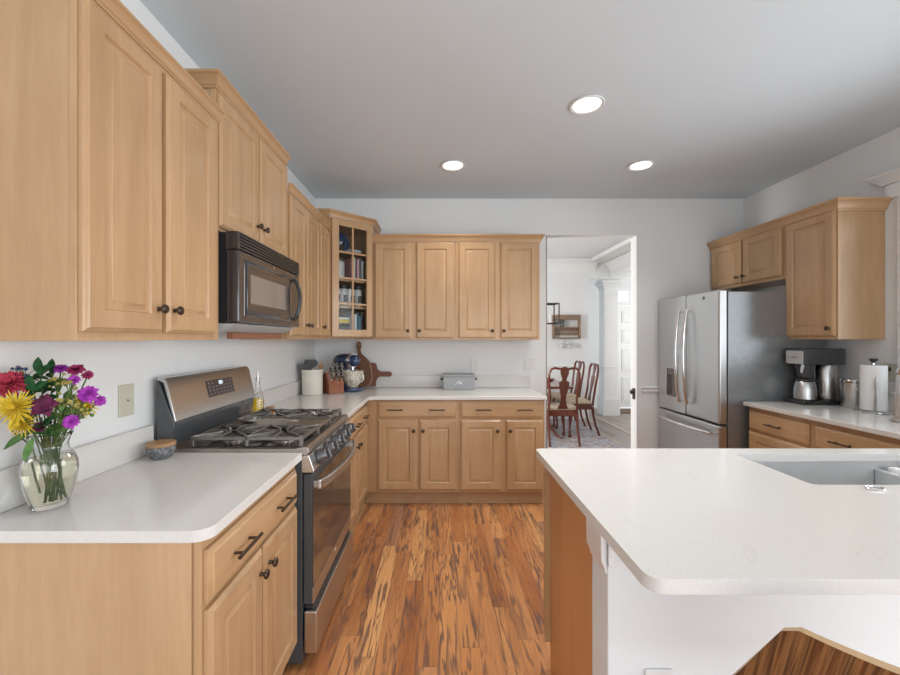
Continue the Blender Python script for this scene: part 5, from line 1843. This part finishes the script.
for k in range(nr):
    k2 = (k + 1) % nr
    rimf.append((2 * k, 2 * k2, 2 * k2 + 1, 2 * k + 1))
obj('plywood_edge', MB().add(rimv, rimf), M['pale_wood'], r)
sc = Tm + ndir * 0.24 + Vector((0, 0, -0.40))
for sx_, sy_ in ((-1, -1), (1, -1), (1, 1), (-1, 1)):
    p0 = sc + tdir * (sx_ * 0.12) + ndir * (sy_ * 0.11)
    p1 = sc + tdir * (sx_ * 0.20) + ndir * (sy_ * 0.19)
    p0.z = 0.545
    p1.z = 0.001
    obj('leg', MB().tube([p0, p1], [0.014, 0.011], 12), M['iron'], r)
fr_ = []
for sx_, sy_ in ((-1, -1), (1, -1), (1, 1), (-1, 1)):
    p = sc + tdir * (sx_ * 0.172) + ndir * (sy_ * 0.162)
    p.z = 0.21
    fr_.append(p)
obj('footrest', MB().tube(fr_, 0.009, 10, closed=True), M['iron'], r)

# ------------------------------------------------------------------ dining room things
o = obj('rug', BX(0.35, 2.32, 4.60, 6.85, 0.001, 0.012), M['rug'], None, 0.003, org=(1.3, 5.7, 0))
tag(o, 'blue-grey patterned rug under the dining table', 'rug')
RG = 0.0125
# table
r = empty('dining_table', (1.28, 6.1, RG), 'dark mahogany double-pedestal dining table beyond the doorway', 'table')
tx0, tx1, ty0, ty1 = 0.72, 1.80, 5.36, 6.78
obj('tabletop', MB().prism(arc(tx0 + 0.06, ty0 + 0.06, 0.06, 180, 270, 4) + arc(tx1 - 0.06, ty0 + 0.06, 0.06, 270, 360, 4) + arc(tx1 - 0.06, ty1 - 0.06, 0.06, 0, 90, 4) + arc(tx0 + 0.06, ty1 - 0.06, 0.06, 90, 180, 4), 0.722, 0.752, plane='uw'), M['mahogany'], r, 0.006, 3)
for yy in (5.80, 6.38):
    pd = obj('pedestal', MB().lathe([(0.10, 0.7215), (0.10, 0.70), (0.045, 0.66), (0.040, 0.58), (0.062, 0.50), (0.070, 0.42), (0.050, 0.34), (0.055, 0.28), (0.060, 0.20), (0.03, 0.17), (1e-6, 0.165)], (1.40, yy, RG), seg=24), plain('dark_pedestal', (0.03, 0.035, 0.038), 0.3) if 'ped' not in M else M['ped'], r)
    M['ped'] = pd.data.materials[0]
    for k in range(4):
        a = PI / 4 + k * PI / 2
        cdir = Vector((math.cos(a), math.sin(a), 0))
        b0 = Vector((1.40, yy, RG))
        obj('leg', MB().tube([b0 + cdir * d_ + Vector((0, 0, h)) for d_, h in ((0.03, 0.24), (0.10, 0.25), (0.20, 0.18), (0.29, 0.07), (0.35, 0.022), (0.39, 0.016))], [0.026, 0.026, 0.022, 0.018, 0.015, 0.014], 10), M['mahogany'], pd)
o = obj('wooden_bowl', MB().lathe([(1e-6, 0.001), (0.05, 0.001), (0.035, 0.012), (0.03, 0.022), (0.07, 0.04), (0.11, 0.08), (0.105, 0.08), (0.06, 0.045), (1e-6, 0.035)], (1.50, 5.62, RG + 0.7400), seg=28), M['cherry_board'], None, org=(1.5, 5.62, 0.7525))
tag(o, 'turned reddish wooden bowl on the dining table', 'bowl')


# queen anne chair (faces +y, origin on the floor under the seat)
def make_chair():
    root = local('dining_chair')
    obj('seat', MB().prism([(-0.20, -0.19), (0.20, -0.19), (0.245, 0.22), (-0.245, 0.22)], 0.445, 0.485, plane='uw'), M['cushion'], root, 0.015, 4)
    m_ = MB().prism([(-0.205, -0.20), (0.205, -0.20), (0.255, 0.232), (-0.255, 0.232)], 0.37, 0.444, plane='uw')
    obj('seat_frame', m_, M['mahogany'], root, 0.008, 3)
    half = [(0.185, -0.205, 0.42), (0.180, -0.220, 0.52), (0.172, -0.235, 0.60), (0.182, -0.250, 0.72), (0.196, -0.268, 0.84), (0.194, -0.282, 0.93), (0.170, -0.290, 0.985), (0.130, -0.294, 1.003), (0.085, -0.294, 0.995), (0.045, -0.292, 0.990), (0, -0.292, 1.000)]
    path = half + [(-x_, y_, z_) for x_, y_, z_ in half[:-1]][::-1]
    obj('back_frame', MB().tube(path, 0.0165, 10, flat=0.9), M['mahogany'], root)
    sp = [(0.465, 0.062), (0.50, 0.058), (0.53, 0.042), (0.58, 0.034), (0.64, 0.036), (0.70, 0.050), (0.755, 0.062), (0.80, 0.064), (0.815, 0.070), (0.825, 0.058), (0.835, 0.032), (0.86, 0.028), (0.89, 0.038), (0.93, 0.052), (0.97, 0.056), (1.00, 0.045), (1.018, 0.02)]
    vs_, fs_ = [], []
    for z_, h in sp:
        yb_ = -0.205 - 0.09 * min(1, max(0, (z_ - 0.45) / 0.5))
        for y_ in (yb_ - 0.007, yb_ + 0.007):
            vs_ += [(-h, y_, z_), (h, y_, z_)]
    for i in range(len(sp) - 1):
        a_ = i * 4
        fs_ += [(a_, a_ + 1, a_ + 5, a_ + 4), (a_ + 2, a_ + 6, a_ + 7, a_ + 3), (a_, a_ + 4, a_ + 6, a_ + 2), (a_ + 1, a_ + 3, a_ + 7, a_ + 5)]
    fs_ += [(0, 2, 3, 1), (len(vs_) - 4, len(vs_) - 3, len(vs_) - 1, len(vs_) - 2)]
    obj('splat', MB().add(vs_, fs_), M['mahogany'], root, 0.003)
    for s in (-1, 1):
        obj('leg', MB().tube([(s * 0.185, -0.205, 0.41), (s * 0.185, -0.215, 0.30), (s * 0.187, -0.245, 0.15), (s * 0.190, -0.300, 0.0015)], [0.021, 0.018, 0.015, 0.016], 10), M['mahogany'], root)
        obj('leg', MB().tube([(s * 0.225, 0.205, 0.42), (s * 0.238, 0.218, 0.34), (s * 0.240, 0.222, 0.27), (s * 0.225, 0.206, 0.14), (s * 0.218, 0.200, 0.06), (s * 0.228, 0.212, 0.018), (s * 0.232, 0.216, 0.0015)], [0.028, 0.034, 0.027, 0.016, 0.013, 0.028, 0.026], 10), M['mahogany'], root)
    return root


ch = make_chair()
ch.location = (1.600, 5.445, RG)
tag(ch, 'mahogany vase-splat dining chair with its back to the kitchen doorway', 'chair', 'chairs at the dining table')
c2 = copy_tree(ch)
c2.location = (1.990, 5.955, RG)
c2.rotation_euler.z = math.radians(86)
tag(c2, 'mahogany dining chair at the right side of the table, nearer one seen side-on', 'chair', 'chairs at the dining table')
c3 = copy_tree(ch)
c3.location = (1.990, 6.545, RG)
c3.rotation_euler.z = math.radians(92)
tag(c3, 'mahogany dining chair at the right side of the table, farther one towards the wine rack', 'chair', 'chairs at the dining table')

# wine rack on the dining wall
r = empty('wine_rack', (2.2, DY - 0.02, 1.39), 'rustic wooden wall rack hung on the dining room wall', 'rack')
x0, x1, z0, z1 = 1.950, 2.415, 1.385, 1.765
m = BX(x0, x1, DY - 0.10, DY - 0.003, z0, z0 + 0.022)
m.box(x0, x0 + 0.022, DY - 0.10, DY - 0.003, z0 + 0.022, z1 - 0.05)
m.box(x1 - 0.022, x1, DY - 0.10, DY - 0.003, z0 + 0.022, z1 - 0.05)
rk = maple('rustic_wood', (0.34, 0.22, 0.14), (0.17, 0.11, 0.075), (3, 3, 16), 0.6)
obj('frame', m, rk, r, 0.003)
obj('plank', BX(x0, x1, DY - 0.10, DY - 0.003, z1 - 0.05, z1 + 0.03), rk, r, 0.003)
for za, zb_ in ((z0 + 0.06, z0 + 0.115), (z0 + 0.125, z0 + 0.20)):
    obj('plank', BX(x0 + 0.024, x1 - 0.024, DY - 0.022, DY - 0.003, za, zb_), rk, r, 0.003)
obj('shelf', BX(x0 + 0.023, x1 - 0.023, DY - 0.10, DY - 0.024, z0 + 0.185, z0 + 0.200), rk, r, 0.002)
o = obj('wine_bottle', MB().lathe([(1e-6, 0.001), (0.034, 0.001), (0.036, 0.006), (0.036, 0.10), (0.014, 0.135), (0.013, 0.175), (0.015, 0.185), (1e-6, 0.186)], (2.11, DY - 0.062, z0 + 0.200), seg=18), M['black_gloss'], None, org=(2.11, DY - 0.062, z0 + 0.2))
tag(o, 'dark wine bottle standing on the wooden wall rack', 'bottle')
for k in range(3):
    gx_ = 2.10 + k * 0.11
    q = obj('stem_glass', MB().lathe([(0.034, 0), (0.034, -0.002), (0.004, -0.006), (0.0035, -0.06), (0.014, -0.07), (0.032, -0.10), (0.034, -0.13), (0.028, -0.16), (0.0265, -0.16), (0.0325, -0.13), (0.030, -0.102), (0.012, -0.073), (1e-6, -0.068)], (gx_, DY - 0.06, z0 - 0.001), seg=18), M['glass'], None, org=(gx_, DY - 0.06, z0))
    tag(q, ['left', 'middle', 'right'][k] + ' upside-down wine glass hanging under the wooden wall rack', 'glass', 'wine glasses under the wall rack')

# lantern chandelier
r = empty('lantern_chandelier', (1.28, 5.82, ZC), 'open dark-framed lantern chandelier over the dining table', 'chandelier')
lx0, lx1, ly0, ly1, lz0, lz1 = 0.88, 1.69, 5.70, 5.95, 1.605, 1.885
m = MB()
b = 0.0075
for z in (lz0, lz1):
    for y_ in (ly0, ly1):
        m.box(lx0, lx1, y_ - b, y_ + b, z - b, z + b)
    for x_ in (lx0, lx1):
        m.box(x_ - b, x_ + b, ly0, ly1, z - b, z + b)
for x_ in (lx0, lx1):
    for y_ in (ly0, ly1):
        m.box(x_ - b, x_ + b, y_ - b, y_ + b, lz0, lz1)
m.box(lx0, lx1, 5.82, 5.83, lz0 - b, lz0 + b)
obj('frame', m, M['iron'], r, 0.002)
obj('hanging_rod', MB().tube([(1.28, 5.825, lz1), (1.28, 5.825, ZC - 0.02)], 0.006, 8), M['iron'], r)
obj('bar', BX(lx0, lx1, 5.819, 5.831, lz1 - b, lz1 + b), M['iron'], r)
obj('canopy', MB().lathe([(0.06, -0.001), (0.06, -0.018), (0.02, -0.03)], (1.28, 5.825, ZC), seg=20), M['iron'], r)
for k in range(4):
    x_ = 0.98 + k * 0.205
    obj('candle_sleeve', MB().lathe([(0.011, lz0 + b), (0.011, lz0 + 0.10), (0.006, lz0 + 0.102), (0.008, lz0 + 0.125), (1e-6, lz0 + 0.150)], (x_, 5.825, 0), seg=12), M['white_plastic'], r)
